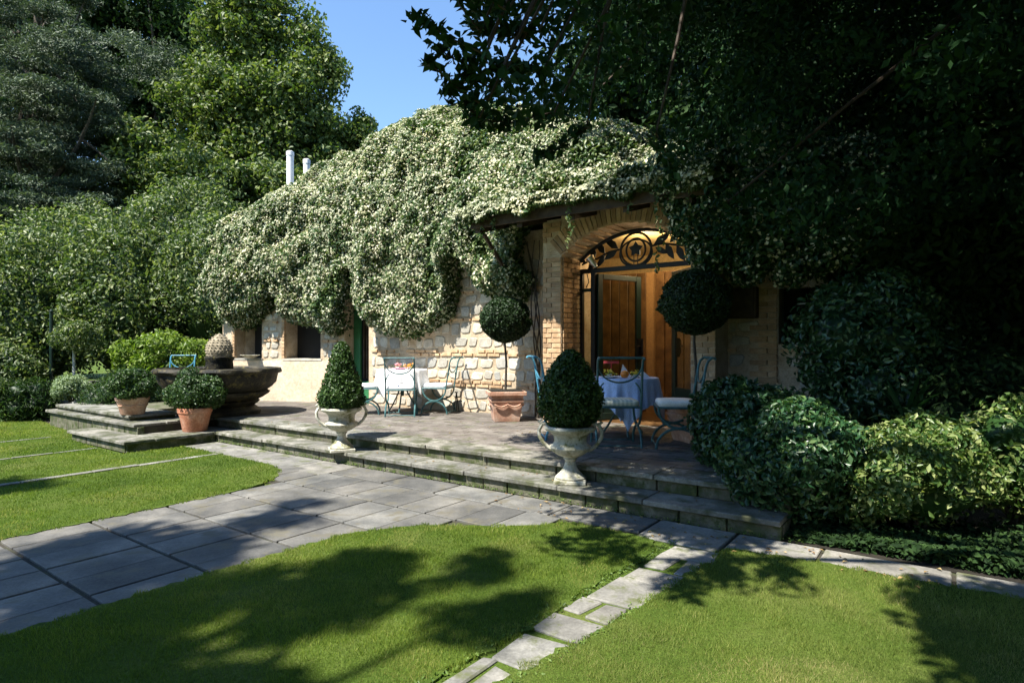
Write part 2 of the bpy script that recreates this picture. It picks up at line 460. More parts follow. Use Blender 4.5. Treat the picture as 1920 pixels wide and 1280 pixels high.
def lumpy(c, r, n, lr=0.45, spread=0.62, flat=1.0):
    """a main ellipsoid plus n lumps round its surface"""
    out = [(*c, r[0] * 0.8, r[1] * 0.8, r[2] * 0.8)]
    mr = (r[0] * r[1] * r[2]) ** (1 / 3)
    d = sph(n); d[:, 2] = np.where(d[:, 2] < -0.55, -d[:, 2], d[:, 2])
    for v in d:
        s = lr * random.uniform(0.55, 1.5)
        v = v * random.uniform(.82, 1.12)
        out.append((c[0] + v[0] * r[0] * spread, c[1] + v[1] * r[1] * spread, c[2] + v[2] * r[2] * spread, mr * s, mr * s, mr * s * flat))
    return out
def shrub(name, label, c, r, n, size, m, cat='shrub', lumps=22, lr=0.42, spread=0.62, group=None, asp=0.5, core=0.68, stems=True, droop=0.0, shell=(0.72, 1.16)):
    t = thing(name, label, cat, (c[0], c[1], max(0.0, c[2] - r[2])), group=group)
    bl = lumpy(c, r, lumps, lr, spread)
    if spread > .7: bl[0] = (*c, r[0] * .66, r[1] * .66, r[2] * .66)
    P, N = blob_pts(bl, n, shell)
    keep = P[:, 2] > 0.03
    P, N = P[keep], N[keep]
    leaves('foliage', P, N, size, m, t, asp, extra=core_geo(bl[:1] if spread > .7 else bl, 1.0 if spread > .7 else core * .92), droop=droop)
    if stems:
        mb = MB()
        for k in range(6):
            a = k * 1.05; b = Vector((c[0], c[1], max(0, c[2] - r[2])))
            mb.tube([b + Vector((0.03 * math.cos(a), 0.03 * math.sin(a), 0)), b + Vector((r[0] * 0.3 * math.cos(a), r[1] * 0.3 * math.sin(a), r[2] * 0.8))], [0.018, 0.01], 5)
        mb.build('stem', M['bark'], t)
    return t
def limb(mb, a, b, r0, r1, sag=0.1, n=6, seg=6):
    a, b = Vector(a), Vector(b)
    L = (b - a).length
    j = Vector((random.uniform(-1, 1), random.uniform(-1, 1), random.uniform(0, 1))) * L * sag
    pts = []
    for i in range(seg + 1):
        t = i / seg
        pts.append(a.lerp(b, t) + j * math.sin(PI * t))
    mb.tube(pts, [r0 + (r1 - r0) * i / seg for i in range(seg + 1)], n)
def tree(name, label, base, top, crown, nclump, cr, nleaf, size, m, cat='tree', trunk_r=0.25, group=None, asp=0.55, flat=0.75, droop=0.0, fill=0.0, clumps=None, keepf=None, bark='bark', limbs=14):
    """base/top of trunk; crown: list of big ellipsoids in which leaf clumps are scattered"""
    t = thing(name, label, cat, base, group=group)
    if clumps is None:
        cb = np.array(crown, float)
        vol = cb[:, 3] * cb[:, 4] * cb[:, 5]
        k = rng.choice(len(cb), nclump, p=vol / vol.sum())
        d = sph(nclump) * (rng.uniform(fill, 1, nclump) ** 0.4)[:, None]
        Pc = cb[k, :3] + d * cb[k, 3:]
        if keepf is not None:
            Pc = Pc[[bool(keepf(*p)) for p in Pc]]
        rr = cr * rng.uniform(0.65, 1.35, len(Pc))
        clumps = np.column_stack([Pc, rr, rr, rr * flat])
    P, N = blob_pts(clumps, nleaf, (0.35, 1.1), 0)
    leaves('crown', P, N, size, m, t, asp, droop=droop)
    mb = MB()
    limb(mb, base, top, trunk_r, trunk_r * 0.45, 0.02, 10, 8)
    mb.build('trunk', M[bark], t, smooth=True)
    mb = MB()
    B, T = Vector(base), Vector(top)
    idx = rng.permutation(len(clumps))[:limbs]
    for i in idx:
        f = random.uniform(0.45, 1.0)
        limb(mb, B.lerp(T, f), Vector(clumps[i][:3]), trunk_r * (0.62 - 0.3 * f), 0.02, 0.08, 5, 5)
    mb.build('branch', M[bark], t)
    return t, clumps

def in_poly(x, y, poly):
    x = np.asarray(x); y = np.asarray(y)
    c = np.zeros(x.shape, bool); n = len(poly)
    for i in range(n):
        x1, y1 = poly[i]; x2, y2 = poly[(i + 1) % n]
        if y1 == y2: continue
        hit = ((y1 > y) != (y2 > y)) & (x < (x2 - x1) * (y - y1) / (y2 - y1) + x1)
        c ^= hit
    return c

# ================================================================== GROUND
gb = MB()
gb.add([(-250, -250, -0.012), (250, -250, -0.012), (250, 250, -0.012), (-250, 250, -0.012)], [(0, 1, 2, 3)])
o = gb.build('ground', M['ground']); props(o, 'green ground under the lawns and trees', kind='structure')

# paved path of long grey slabs, with joint bed
def pts_pq(l): return [tuple(W(p, q)[:2]) for p, q in l]
LAWN_C = [(3.78, -2.2), (3.80, 2.0), (3.74, 3.0), (3.45, 3.5), (3.05, 3.74), (2.72, 4.0), (2.5, 4.28), (1.80, 4.26), (1.68, 4.0), (1.74, 3.3), (1.72, 2.6), (1.80, 2.0), (1.84, -2.2)]
LAWN_R = [(1.28, 4.38), (0.75, 4.45), (0.2, 4.45), (-0.5, 4.5), (-3.4, 4.5), (-3.4, -2.4), (1.6, -2.4), (1.55, 2.1), (1.46, 2.55), (1.4, 2.95), (1.38, 3.4), (1.30, 4.0)]
LAWN_L = [(5.72, -2.0), (5.72, 3.0), (5.78, 3.4), (5.95, 3.8), (6.3, 4.1), (6.7, 4.22), (8.9, 4.26), (8.95, 3.4), (11.1, 3.55), (11.1, 3.75), (13.2, 4.0), (16.0, 4.2), (16.0, -2.0)]
path = thing('paved_path', 'wide path of long grey stone slabs across the lawn up to the steps', None, W(4.75, 1.5, 0), kind='structure')
mb = MB(); mb.pq(2.5, 5.74, -2.4, 4.8, -0.06, -0.004); mb.pq(5.74, 6.9, 3.7, 4.22, -0.06, -0.004); mb.build('joint_bed', M['joint'], path)
qs = [-2.22, -1.62, -1.02, -0.42, 0.18, 0.78, 1.38, 1.98, 2.58, 3.18, 3.78, 4.36]
ps = [2.63, 2.98, 3.33, 3.68, 4.03, 4.38, 4.73, 5.08, 5.43, 5.76, 6.11, 6.46, 6.8]
for i in range(len(qs) - 1):
    for j in range(len(ps) - 1):
        pc, qc = (ps[j] + ps[j + 1]) / 2, (qs[i] + qs[i + 1]) / 2
        if in_poly(np.array([pc - 0.15, pc + 0.15]), np.array([qc, qc]), LAWN_C).all(): continue
        if ps[j] > 5.7 and qs[i] < 3.7: continue
        if ps[j] > 5.7 and in_poly(np.array([pc]), np.array([qc + .1]), LAWN_L).all(): continue
        gq = 0.016
        a = MB(); z = random.uniform(-0.002, 0.003)
        e = [random.uniform(-0.004, 0.004) for _ in range(4)]
        a.pq(ps[j] + 0.006 + e[0], ps[j + 1] - 0.006 + e[1], qs[i] + gq + e[2], qs[i + 1] - gq + e[3], -0.04, 0.012 + z)
        a.build('slab', M['slab'], path, bevel=0.004)
strip = thing('flagstone_strip', 'pale flagstone border running along the foot of the steps', None, W(4, 4.5, 0), kind='structure')
mb = MB(); mb.pq(-2.0, 9.0, 4.365, 4.8, -0.06, -0.002); mb.build('joint_bed', M['joint'], strip)
p = 8.98
while p > -1.9:
    L = random.uniform(0.55, 0.95)
    q0 = 4.22 if p > 5.9 else (4.37 if p > 2.6 else 4.27 + random.uniform(-0.03, 0.03))
    if p < 1.0: q0 += 0.12
    a = MB(); a.pq(p - L + 0.012, p - 0.012, q0, 4.775, -0.04, 0.014 + random.uniform(-0.002, 0.004))
    a.build('slab', M['flag'] if (p > 6.0 or p < 2.7) else M['slab'], strip, bevel=0.006)
    p -= L
# narrow stepping path
step = thing('stepping_stone_path', 'narrow path of worn flat stones crossing the lawn', None, W(1.55, 3, 0), kind='structure')
q = 4.24; k = 0
while q > 0.6:
    L = random.uniform(0.24, 0.46)
    lp = 1.62 + (4.24 - q) * 0.075; rp = 1.26 + (4.24 - q) * 0.12
    if q < 2.4: rp = min(rp, 1.5); lp = min(lp, 1.86)
    def stone_at(p0, p1, q0, q1):
        c = [(p0, q0), (p1, q0), (p1, q1), (p0, q1)]
        c = [(a + random.uniform(-0.022, 0.022), b + random.uniform(-0.022, 0.022)) for a, b in c]
        m2 = MB(); z = random.uniform(0.014, 0.024)
        m2.hexa([W(a, b, -0.04) for a, b in c], [W(a, b, z) for a, b in c])
        m2.build('paving_stone', M['flag'], step, bevel=0.008)
    if k % 3 == 1:
        md = (lp + rp) / 2 + random.uniform(-0.03, 0.03)
        stone_at(rp + 0.01, md - 0.018, q - L + 0.02, q - 0.02); stone_at(md + 0.018, lp - 0.01, q - L + 0.05, q + 0.02)
    else:
        stone_at(rp + 0.01, lp - 0.01, q - L + 0.02, q - 0.02)
    q -= L; k += 1
mb = MB(); mb.pq(1.26, 1.90, 0.6, 4.27, -0.06, 0.006); mb.build('joint_bed', M['ground'], step)
# thin kerb lines in the left lawn
for pp, wd, nm in ((7.9, 0.09, 0), (9.72, 0.045, 1), (11.5, 0.04, 2)):
    e = thing('lawn_edging', ['pale stone edging line nearest the paved path in the left lawn', 'thin stone edging line half hidden in the middle of the left lawn', 'farthest thin edging line in the left lawn near the shrubs'][nm], None, W(pp, 2, 0), kind='structure')
    q = 4.2 if nm == 0 else 3.45
    while q > -1.5:
        L = random.uniform(0.35, 0.7)
        a = MB(); a.pq(pp - wd / 2, pp + wd / 2, q - L + 0.012, q, -0.04, 0.032 + random.uniform(-0.004, 0.004))
        a.build('kerb_stone', M['flag'], e, bevel=0.004); q -= L
# ================================================================== STEPS AND TERRACE
def coping_run(par, nm, mt, p0, p1, q0, q1, z, th=0.045, lo=0.75, hi=1.15):
    p = p0
    while p < p1 - 0.01:
        L = min(random.uniform(lo, hi), p1 - p)
        if p1 - p - L < 0.3: L = p1 - p
        a = MB(); e = random.uniform(-0.006, 0.006)
        a.pq(p + 0.004, p + L - 0.004, q0 + e, q1, z - th, z + random.uniform(-0.002, 0.002))
        a.build(nm, mt, par, bevel=0.007); p += L
def coping_run_q(par, nm, mt, q0, q1, p0, p1, z, th=0.045):
    q = q0
    while q < q1 - 0.01:
        L = min(random.uniform(0.6, 0.9), q1 - q)
        if q1 - q - L < 0.25: L = q1 - q
        a = MB(); a.pq(p0, p1, q + 0.004, q + L - 0.004, z - th, z + random.uniform(-0.002, 0.002))
        a.build(nm, mt, par, bevel=0.007); q += L
def riser_run(par, p0, p1, q, z0, z1):
    """stones of a riser set back under the coping"""
    p = p0
    while p < p1 - 0.01:
        L = min(random.uniform(0.3, 0.65), p1 - p)
        a = MB(); a.pq(p + 0.006, p + L - 0.006, q + random.uniform(0, 0.008), q + 0.1, z0, z1 - 0.001)
        a.build('riser_stone', M['riser'], par, bevel=0.006); p += L
lower = thing('lower_step', 'long lower stone step in front of the terrace, urns standing on it', None, W(5, 4.9, 0), kind='structure')
mb = MB(); mb.pq(1.0, 9.13, 4.86, 5.6, 0, T1 - 0.047); mb.pq(9.13, 11.0, 3.62, 6, 0, T1 - 0.047); mb.build('step_core', M['riser'], lower)
coping_run(lower, 'tread_slab', M['coping'], 1.0, 9.02, 4.77, 5.16, T1)
coping_run(lower, 'tread_slab', M['coping'], 9.03, 11.08, 3.52, 3.92, T1)
coping_run_q(lower, 'tread_slab', M['coping'], 3.925, 5.12, 9.03, 9.68, T1)
riser_run(lower, 1.0, 9.1, 4.81, 0, T1 - 0.045); riser_run(lower, 9.1, 11.0, 3.56, 0, T1 - 0.045)
a = MB(); a.pq(9.075, 9.15, 3.58, 4.8, 0, T1 - 0.046); a.build('riser_stone', M['riser'], lower)
terrace = thing('terrace', 'paved terrace in front of the house raised two steps above the lawn', None, W(6, 6, 0.3), kind='structure')
mb = MB(); mb.pq(1.0, 9.05, 5.2, 9.5, 0, T2 - 0.02); mb.pq(9.05, 13.6, 5.2, 8.6, 0.0, T2 - 0.02); mb.pq(9.66, 13.3, 3.99, 5.2, 0, T2 - 0.047); mb.build('terrace_core', M['joint'], terrace)
coping_run(terrace, 'coping_slab', M['coping'], 1.0, 9.66, 5.09, 5.52, T2)
coping_run(terrace, 'coping_slab', M['coping'], 9.66, 13.3, 3.90, 4.35, T2)
coping_run_q(terrace, 'coping_slab', M['coping'], 4.36, 5.085, 9.665, 10.08, T2 + .001)
riser_run(terrace, 1.0, 9.68, 5.13, T1, T2 - 0.045)
a = MB(); a.pq(9.69, 9.74, 3.96, 5.13, T1, T2 - 0.046); a.build('riser_stone', M['riser'], terrace)
a = MB(); a.pq(10.085, 13.2, 4.36, 5.52, T2 - .04, T2 - 0.004); a.build('infill_slab', M['coping'], terrace); riser_run(terrace, 9.64, 13.2, 3.94, 0.0, T2 - 0.045)
# brick paving: the rows near the front as single pavers, the rest as one mesh
pav = []
q = 5.53; row = 0
while q < 8.3:
    pw = 0.14 if q < 7 else 0.2
    p = 1.0 + (row % 2) * 0.14
    while p < 13.0:
        if not (p > 9.04 and q < 5.5):
            pav.append((p, min(p + 0.28, 13.0), q, q + pw))
        p += 0.28
    q += pw; row += 1
best = [a for a in pav if a[0] > 3.2 and a[0] < 9.0 and a[2] < 7.2][:300]
bs_ = set(best)
pm = MB(); pm.box((0, 0, 0), (0.272, 0.132, 0.03), 0); pme = pm.mesh('paver', M['setts'], bevel=0.003)
for a in best:
    c = W((a[0] + a[1]) / 2, (a[2] + a[3]) / 2, T2 - 0.017 + random.uniform(-0.002, 0.002)) - Vector(terrace.location)
    place_mesh('paver', pme, terrace, c, (0, 0, UANG), (1, (a[3] - a[2]) / 0.14, 1))
mb = MB()
for a in pav:
    if a in bs_: continue
    z = T2 - 0.002 + random.uniform(-0.002, 0.002)
    mb.add([W(a[0] + .004, a[2] + .004, z), W(a[1] - .004, a[2] + .004, z), W(a[1] - .004, a[3] - .004, z), W(a[0] + .004, a[3] - .004, z)], [(0, 1, 2, 3)])
o = mb.build('paver_field', M['setts'], terrace); o['kind'] = 'stuff'
plinth = thing('fountain_plinth', 'low dark stone plinth step behind the potted box balls', None, W(11, 4.4, T2), kind='structure')
mb = MB(); mb.pq(10.2, 13.2, 4.06, 4.74, T2 - 0.05, T3 - 0.045); mb.pq(10.82, 13.2, 4.74, 6.5, T2 - 0.05, T3 - 0.002); mb.build('plinth_core', M['riser'], plinth)
coping_run(plinth, 'coping_slab', M['coping'], 10.15, 13.2, 4.02, 4.73, T3)

# ================================================================== HOUSE
QW = 8.2      # wall plane either side of the porch
QF = 7.66     # brick portal front plane
QD = 8.24     # door plane
def qwall(p):
    return np.interp(p, [6.5, 10.4, 12.9, 14.5], [8.2, 7.8, 6.9, 6.3])
house = thing('stone_garden_house', 'low house of pale fieldstone and ochre brick with an arched porch, smothered in blossoming climber', 'house', W(6, 8.3, T2))
def bent(mb, pa, pb, z0, z1, th=0.4, off=0.0):
    a = Vector(pa); b = Vector(pb)
    d = (b - a).normalized(); n = Vector((-d.y, d.x))
    if n.y < 0: n = -n
    a2, b2 = a + n * off, b + n * off
    c = [a2, b2, b + n * (th), a + n * (th)]
    mb.hexa([W(v.x, v.y, z0) for v in c], [W(v.x, v.y, z1) for v in c])
def wp(p): return (p, float(qwall(p)))
Z0 = T2 - 0.03; ZT = 3.35
mb = MB()
mb.pq(0.5, 0.9, QW, QW + .4, -.05, ZT); mb.pq(0.9, 1.75, QW, QW + .4, Z0, 1.48); mb.pq(0.9, 1.75, QW, QW + .4, 2.2, ZT)
mb.pq(1.75, 2.38, QW, QW + .4, Z0, ZT)
mb.pq(4.95, 6.5, QW, QW + .4, Z0, ZT)
bent(mb, wp(6.5), wp(9.2), Z0, ZT); bent(mb, wp(9.2), wp(9.86), 2.55, ZT); bent(mb, wp(9.86), wp(10.4), Z0, ZT)
bent(mb, wp(10.4), wp(10.5), Z0, ZT, 0.5)
bent(mb, wp(10.5), wp(11.32), Z0, 1.2, 0.5); bent(mb, wp(10.5), wp(11.32), 2.6, ZT, 0.5)
bent(mb, wp(11.32), wp(11.85), Z0, ZT, 0.5)
bent(mb, wp(11.85), wp(12.5), Z0, 1.2, 0.5); bent(mb, wp(11.85), wp(12.5), 2.6, ZT, 0.5)
bent(mb, wp(12.5), wp(12.8), Z0, ZT, 0.5)
mb.build('wall', M['mortar'], house)
# dado of peach plaster below the niches
mb = MB(); bent(mb, wp(9.95), wp(10.4), T2 - .02, 1.16, 0.1, -0.02); bent(mb, (10.4, 7.8), (12.8, 6.936), T2 - .02, 1.16, 0.1, -0.021); mb.build('dado', M['plaster'], house)
# portal: piers and arch block (mortar), bricks on top
PL, PR = 4.65, 2.70       # opening
PC = (PL + PR) / 2; HS = (PL - PR) / 2
SPR, RISE = 2.80, 0.38
RAD = (HS * HS + RISE * RISE) / (2 * RISE)
ZC = SPR + RISE - RAD
def arch_z(p):
    return ZC + math.sqrt(max(RAD * RAD - (p - PC) ** 2, 0))
mb = MB()
mb.pq(PL, 4.97, QF + .012, QW + .4, Z0, 3.35); mb.pq(2.38, PR, QF + .012, QW + .4, Z0, 3.35)
N = 14
for i in range(N):
    a, b = PL + (PR - PL) * i / N, PL + (PR - PL) * (i + 1) / N
    bt = [W(a, QF + .012, arch_z(a)), W(b, QF + .012, arch_z(b)), W(b, QD + .03, arch_z(b)), W(a, QD + .03, arch_z(a))]
    tp = [W(a, QF + .012, 3.62), W(b, QF + .012, 3.62), W(b, QD + .03, 3.62), W(a, QD + .03, 3.62)]
    mb.hexa(bt, tp)
mb.build('porch_masonry', M['mortar'], house)
# ---- bricks
brick_me = []
for k in range(4):
    b = MB(); b.box((0, 0, 0), (1, 1, 1))
    b.v = [(x + random.uniform(-.02, .02), y + random.uniform(-.03, .03), z + random.uniform(-.04, .04)) for x, y, z in b.v]
    brick_me.append(b.mesh('brick', M['brick']))
nb = [0]; overflow = MB(); HL = Vector(house.location)
def brick(c, size, rot=None, axis='p'):
    """c world centre; size (along p, along q, z)"""
    if nb[0] < 300:
        o = place_mesh('brick', brick_me[nb[0] % 4], house, c - HL, (0, 0, UANG) if rot is None else rot, size); nb[0] += 1
        return o
    sz = size
    cs = [(-1, -1), (1, -1), (1, 1), (-1, 1)]
    e = [(UX * a * sz[0] / 2 + VX * b * sz[1] / 2, UY * a * sz[0] / 2 + VY * b * sz[1] / 2) for a, b in cs]
    overflow.hexa([(c.x + x, c.y + y, c.z - sz[2] / 2) for x, y in e], [(c.x + x, c.y + y, c.z + sz[2] / 2) for x, y in e])
CH = 0.075
# arch voussoirs, front face
nv = 30
for i in range(nv):
    th0 = math.asin(HS / RAD)
    th = -th0 + 2 * th0 * (i + 0.5) / nv
    r = RAD + 0.15
    c = W(PC + r * math.sin(th), QF + 0.03, ZC + r * math.cos(th))
    o = place_mesh('voussoir', brick_me[i % 4], house, c - HL, (0, 0, 0), (1, 1, 1))
    ex = Vector((W(1, 0) - W(0, 0))); ey = Vector((W(0, 1) - W(0, 0))); ez = Vector((0, 0, 1))
    ra = ex * math.sin(th) + ez * math.cos(th); ta = ex * math.cos(th) - ez * math.sin(th)
    wd = 2 * th0 * RAD / nv * 0.86
    mm = Matrix((ta * wd, ey * 0.07, ra * 0.28)).transposed().to_4x4()
    mm.translation = c - HL
    o.matrix_local = mm
row = 0; z = T2 + CH / 2
while z < 3.3:
    off = 0.125 if row % 2 else 0.0
    # left pier front
    if row % 2: segs = [(PL, PL + .155), (PL + .165, 4.97)]
    else: segs = [(PL, PL + .24), (PL + .25, 4.97)]
    for a, b in segs:
        if z > SPR - .03 and (a - PC) ** 2 + (z - ZC) ** 2 < (RAD + .32) ** 2:
            a = PC + math.sqrt(max((RAD + .32) ** 2 - (z - ZC) ** 2, 0))
        if b - a > .05:
            brick(W((a + b) / 2, QF + .02 + random.uniform(0, .004), z), (b - a - .008, 0.05, CH - .013))
    z += CH; row += 1
row = 0; z = T2 + CH / 2
while z < SPR - 0.03:
    # reveal of the left pier (faces right)
    q = QF + .045
    qq = [q, q + .11 if row % 2 else q + .22, QF + .35 if row % 2 else QF + .46, QD - .03]
    qq = sorted(set(qq))
    for a, b in zip(qq[:-1], qq[1:]):
        if b - a > .04:
            brick(W(PL - .004, (a + b) / 2, z), (0.03, b - a - .01, CH - .013))
    z += CH; row += 1
row = 0; z = T2 + CH / 2
while z < 3.3:
    # right pier front, and quoin bricks by the right window
    segs = [(2.38, 2.53), (2.54, PR)] if row % 2 else [(2.38, 2.46), (2.47, PR)]
    if z > 1.0 and z < SPR:
        for a, b in segs: brick(W((a + b) / 2, QF + .02, z), (b - a - .008, 0.05, CH - .013))
    if 1.0 < z < 2.3:
        for a, b in ([(1.76, 1.99)] if row % 2 else [(1.76, 1.87), (1.88, 2.1)]):
            brick(W((a + b) / 2, QW - .005, z), (b - a - .008, 0.05, CH - .013))
    z += CH; row += 1
# soffit bricks of the arch
for i in range(16):
    a = PL + (PR - PL) * (i + .5) / 16
    for q in (QF + .12, QF + .36):
        c = W(a, q, arch_z(a) - .004); overflow.box(c, (0.112, 0.22, 0.02), UANG)
# niche reveals and courses among the stones
for (pj, zz0, zz1) in ((11.32, 1.22, 2.5), (12.5, 1.22, 2.5)):
    z = zz0 + .02; r_ = 0
    while z < zz1:
        w_ = 0.2 if r_ % 2 else 0.12
        brick(W(pj + w_ / 2 - 0.02, float(qwall(pj)) - .0, z), (w_, .05, CH - .015)); z += CH; r_ += 1
# ---- fieldstones
stone_me = []
for mk in ('stone', 'stone2'):
    for k in range(6):
        b = MB(); out = []
        for (cx, cz), (dx, dz) in (((-.5, -.5), (1, 0)), ((.5, -.5), (0, 1)), ((.5, .5), (-1, 0)), ((-.5, .5), (0, -1))):
            jx, jz = random.uniform(0, .14) * -math.copysign(1, cx), random.uniform(0, .16) * -math.copysign(1, cz)
            px_, pz_ = cx + jx, cz + jz; e = random.uniform(.07, .17)
            out += [(px_ - (dz and 0) + (0 if dx else 0) - (-dz) * 0 + (e * (-1 if cx > 0 else 1) if dz else 0), pz_ + (e * (-1 if cz > 0 else 1) if dx else 0)), (px_ + (e * (-1 if cx > 0 else 1) if dx else 0), pz_ + (e * (-1 if cz > 0 else 1) if dz else 0))]
        n = len(out)
        def ring(s_, y): return [(x * s_, y, z_ * s_) for x, z_ in out]
        A = ring(1.0, 0.5); Bq = ring(0.98, -0.2); Cq = ring(0.86, -0.5)
        vs = A + Bq + Cq; fs = [(i, (i + 1) % n, n + (i + 1) % n, n + i) for i in range(n)] + [(n + i, n + (i + 1) % n, 2 * n + (i + 1) % n, 2 * n + i) for i in range(n)] + [tuple(range(2 * n, 3 * n))]
        b.add(vs, fs); stone_me.append(b.mesh('stone', M[mk], smooth=True))
def wall_frame(p):
    """angle of the wall face at p in the world"""
    a = W(p - .05, float(qwall(p - .05))); b = W(p + .05, float(qwall(p + .05)))
    return math.atan2(b.y - a.y, b.x - a.x)
ns = [0]
def lay_stones(p0, p1, z0, z1, skip=None, big=1.0):
    z = z0; row = 0
    while z < z1 - 0.05:
        if row % 3 == 2:
            for _ in range(random.choice((1, 2))):         # a levelling course or two of thin brick
                p = p0 + random.uniform(0, .1)
                while p < p1 - .1:
                    L = random.uniform(.16, .3)
                    if random.random() < .8 and (skip is None or not skip(p, z)):
                        c = W(p + L / 2, float(qwall(p + L / 2)) - .006, z + .03)
                        brick(c, (L - .02, 0.04, 0.042)) if random.random() < .5 else overflow.box(c, (L - .02, 0.04, 0.042), wall_frame(p))
                    p += L
                z += .062
            row += 1; continue
        h = random.uniform(.17, .25) * big
        p = p0 + random.uniform(0, .08)
        while p < p1 - .08:
            L = random.uniform(.15, .36) * big
            if p + L > p1: L = p1 - p
            if L > .09 and (skip is None or not skip(p + L / 2, z + h / 2)) and random.random() < .985:
                hh = h * random.uniform(.72, 1.0)
                pc = p + L / 2
                k = 6 + random.randrange(6) if random.random() < .22 else random.randrange(6)
                c = W(pc, float(qwall(pc)) - .0, z + h / 2 + random.uniform(-.015, .015))
                place_mesh('stone', stone_me[k], house, c - HL, (0, random.uniform(-.12, .12), wall_frame(pc) + PI), ((L - .010), 0.032, hh + .004)); ns[0] += 1
            p += L
        z += h; row += 1
lay_stones(5.0, 9.12, T2 + .02, 2.9)
lay_stones(0.6, 2.37, .9, 3.1, skip=lambda p, z: (1.6 < p < 2.12 and 1.0 < z < 2.3) or (0.85 < p < 1.8 and 1.4 < z < 2.25))
lay_stones(11.4, 11.82, 1.22, 2.5, big=.7)
lay_stones(9.95, 10.45, 1.22, 2.3, big=.7)
# ---- flat door 2 (green) in the left wall
def wall_thing_frame(p): 
    return wall_frame(p)
d2 = MB()
a_, b_ = wp(9.22), wp(9.84)
bent(d2, a_, b_, T2, 2.55, 0.34, 0.30); door2 = d2.build('side_door', M['dark'], house)
for (x0, x1) in ((9.22, 9.40), (9.66, 9.84)):
    m2 = MB(); bent(m2, wp(x0), wp(x1), T2 + .02, 2.5, 0.29, 0.24); m2.build('shutter_leaf', M['greendoor'], house, bevel=.004)
m2 = MB(); bent(m2, wp(9.22), wp(9.84), T2, 0.75, 0.235, 0.22); m2.build('kick_panel', M['greendoor'], house)
for px_ in (9.48, 9.56):
    m2 = MB(); bent(m2, wp(px_), wp(px_ + .025), T2 + .5, 2.5, .29, .25); m2.build('glazing_bar', M['darkwood'], house)
# niche windows
for x0, x1 in ((10.5, 11.32), (11.85, 12.5)):
    m2 = MB(); bent(m2, wp(x0), wp(x1), 1.2, 2.6, 0.48, 0.44); m2.build('window', M['dark'], house)
    m2 = MB(); bent(m2, wp(x0 - .03), wp(x1 + .03), 1.165, 1.205, .44, -.03); m2.build('sill', M['stone'], house)
# right window: frame, pane, white bar
m2 = MB(); m2.pq(0.9, 1.75, QW + .30, QW + .36, 1.48, 2.2); wn2 = m2.build('window', M['dark'], house)
m2 = MB(); m2.pq(0.9, 1.75, QW + .20, QW + .21, 1.48, 2.2); m2.build('pane', M['glass'], wn2); 
for o in wn2.children: o.location = Vector(o.location)
m2 = MB(); m2.pq(0.95, 1.55, QW + .10, QW + .12, 1.985, 2.0); m2.build('window_bar', M['whitepipe'], house)
# roof under the climber
def prof(p, t, off=0.0):
    """surface of the overgrown roof: t 0..1 from the eaves to the ridge"""
    zr = float(np.interp(p, [1.5, 3.8, 5.5, 8.2, 10.3, 11.0, 12.4, 13.2, 14.2], [4.3, 4.9, 5.45, 6.3, 5.55, 5.2, 4.5, 4.3, 3.8])) - off
    D = float(np.interp(p, [1, 8, 11, 14.5], [2.2, 1.7, 1.3, 0.9]))
    q0 = float(qwall(p)) - 0.42 + off
    th = t * PI / 2
    return q0 + D * (1 - math.cos(th)), 2.95 + (zr - 2.95) * math.sin(th)
mb = MB(); cols = np.linspace(0.5, 12.7, 36); rows = np.linspace(0, 1, 8)
for i, p in enumerate(cols):
    for j, t in enumerate(rows):
        qv, zv = prof(p, t, 0.42); zv = max(zv, 3.37); mb.v.append(tuple(W(p, qv, zv)))
    qv, zv = prof(p, 1, 0.42); mb.v.append(tuple(W(p, qv + 3.5, 3.0)))
nr = len(rows) + 1
for i in range(len(cols) - 1):
    for j in range(nr - 1):
        a = i * nr + j; mb.f.append((a, a + 1, a + nr + 1, a + nr))
mb.build('roof', M['roof'], house)
mb = MB(); mb.pq(12.5, 12.79, 7.3, 11.5, Z0, 3.2); mb.pq(0.5, 0.8, 8.6, 11.4, -.05, 3.2); mb.pq(.5, 12.6, 11.4, 11.6, Z0, 3.2); mb.build('side_wall', M['mortar'], house)
# flues
for (px, y0, y1, r_) in ((544, 285, 372, .085), (575, 300, 345, .08)):
    Y = 15.0; X = (px - 960) / FPX * Y
    m2 = MB(); zt = EYE + (HOR - y0) / FPX * Y
    m2.lathe([(r_, 3.0), (r_, zt - .1), (r_ * 1.12, zt - .1), (r_ * 1.12, zt), (r_ * .7, zt + .02)], 20, (X, Y, 0)); m2.build('flue', M['whitepipe'], house, smooth=True)
# canopy over the door: boards on beams
QC = 6.98
canopy = MB()
bt = [W(5.78, QC, 3.27), W(2.3, QC, 3.27), W(2.3, 8.3, 3.62), W(5.78, 8.3, 3.62)]
canopy.hexa(bt, [v + Vector((0, 0, 0.05)) for v in bt]); canopy.build('canopy_deck', M['darkwood'], house)
for pp in (5.72, 4.95, 4.1, 3.3, 2.5):
    m2 = MB(); b4 = [W(pp - .05, QC + .04, 3.15), W(pp + .05, QC + .04, 3.15), W(pp + .05, 8.3, 3.50), W(pp - .05, 8.3, 3.50)]
    m2.hexa(b4, [v + Vector((0, 0, 0.115)) for v in b4]); m2.build('rafter', M['darkwood'], house, bevel=.005)
m2 = MB(); m2.pq(2.28, 5.80, QC - .035, QC - .002, 3.21, 3.36); m2.build('fascia_board', M['darkwood'], house, bevel=.004)
m2 = MB(); m2.tube([W(5.7, 8.2, 2.55), W(5.7, 7.6, 2.75), W(5.7, 7.15, 3.15)], .035, 6); m2.build('bracket', M['darkwood'], house)
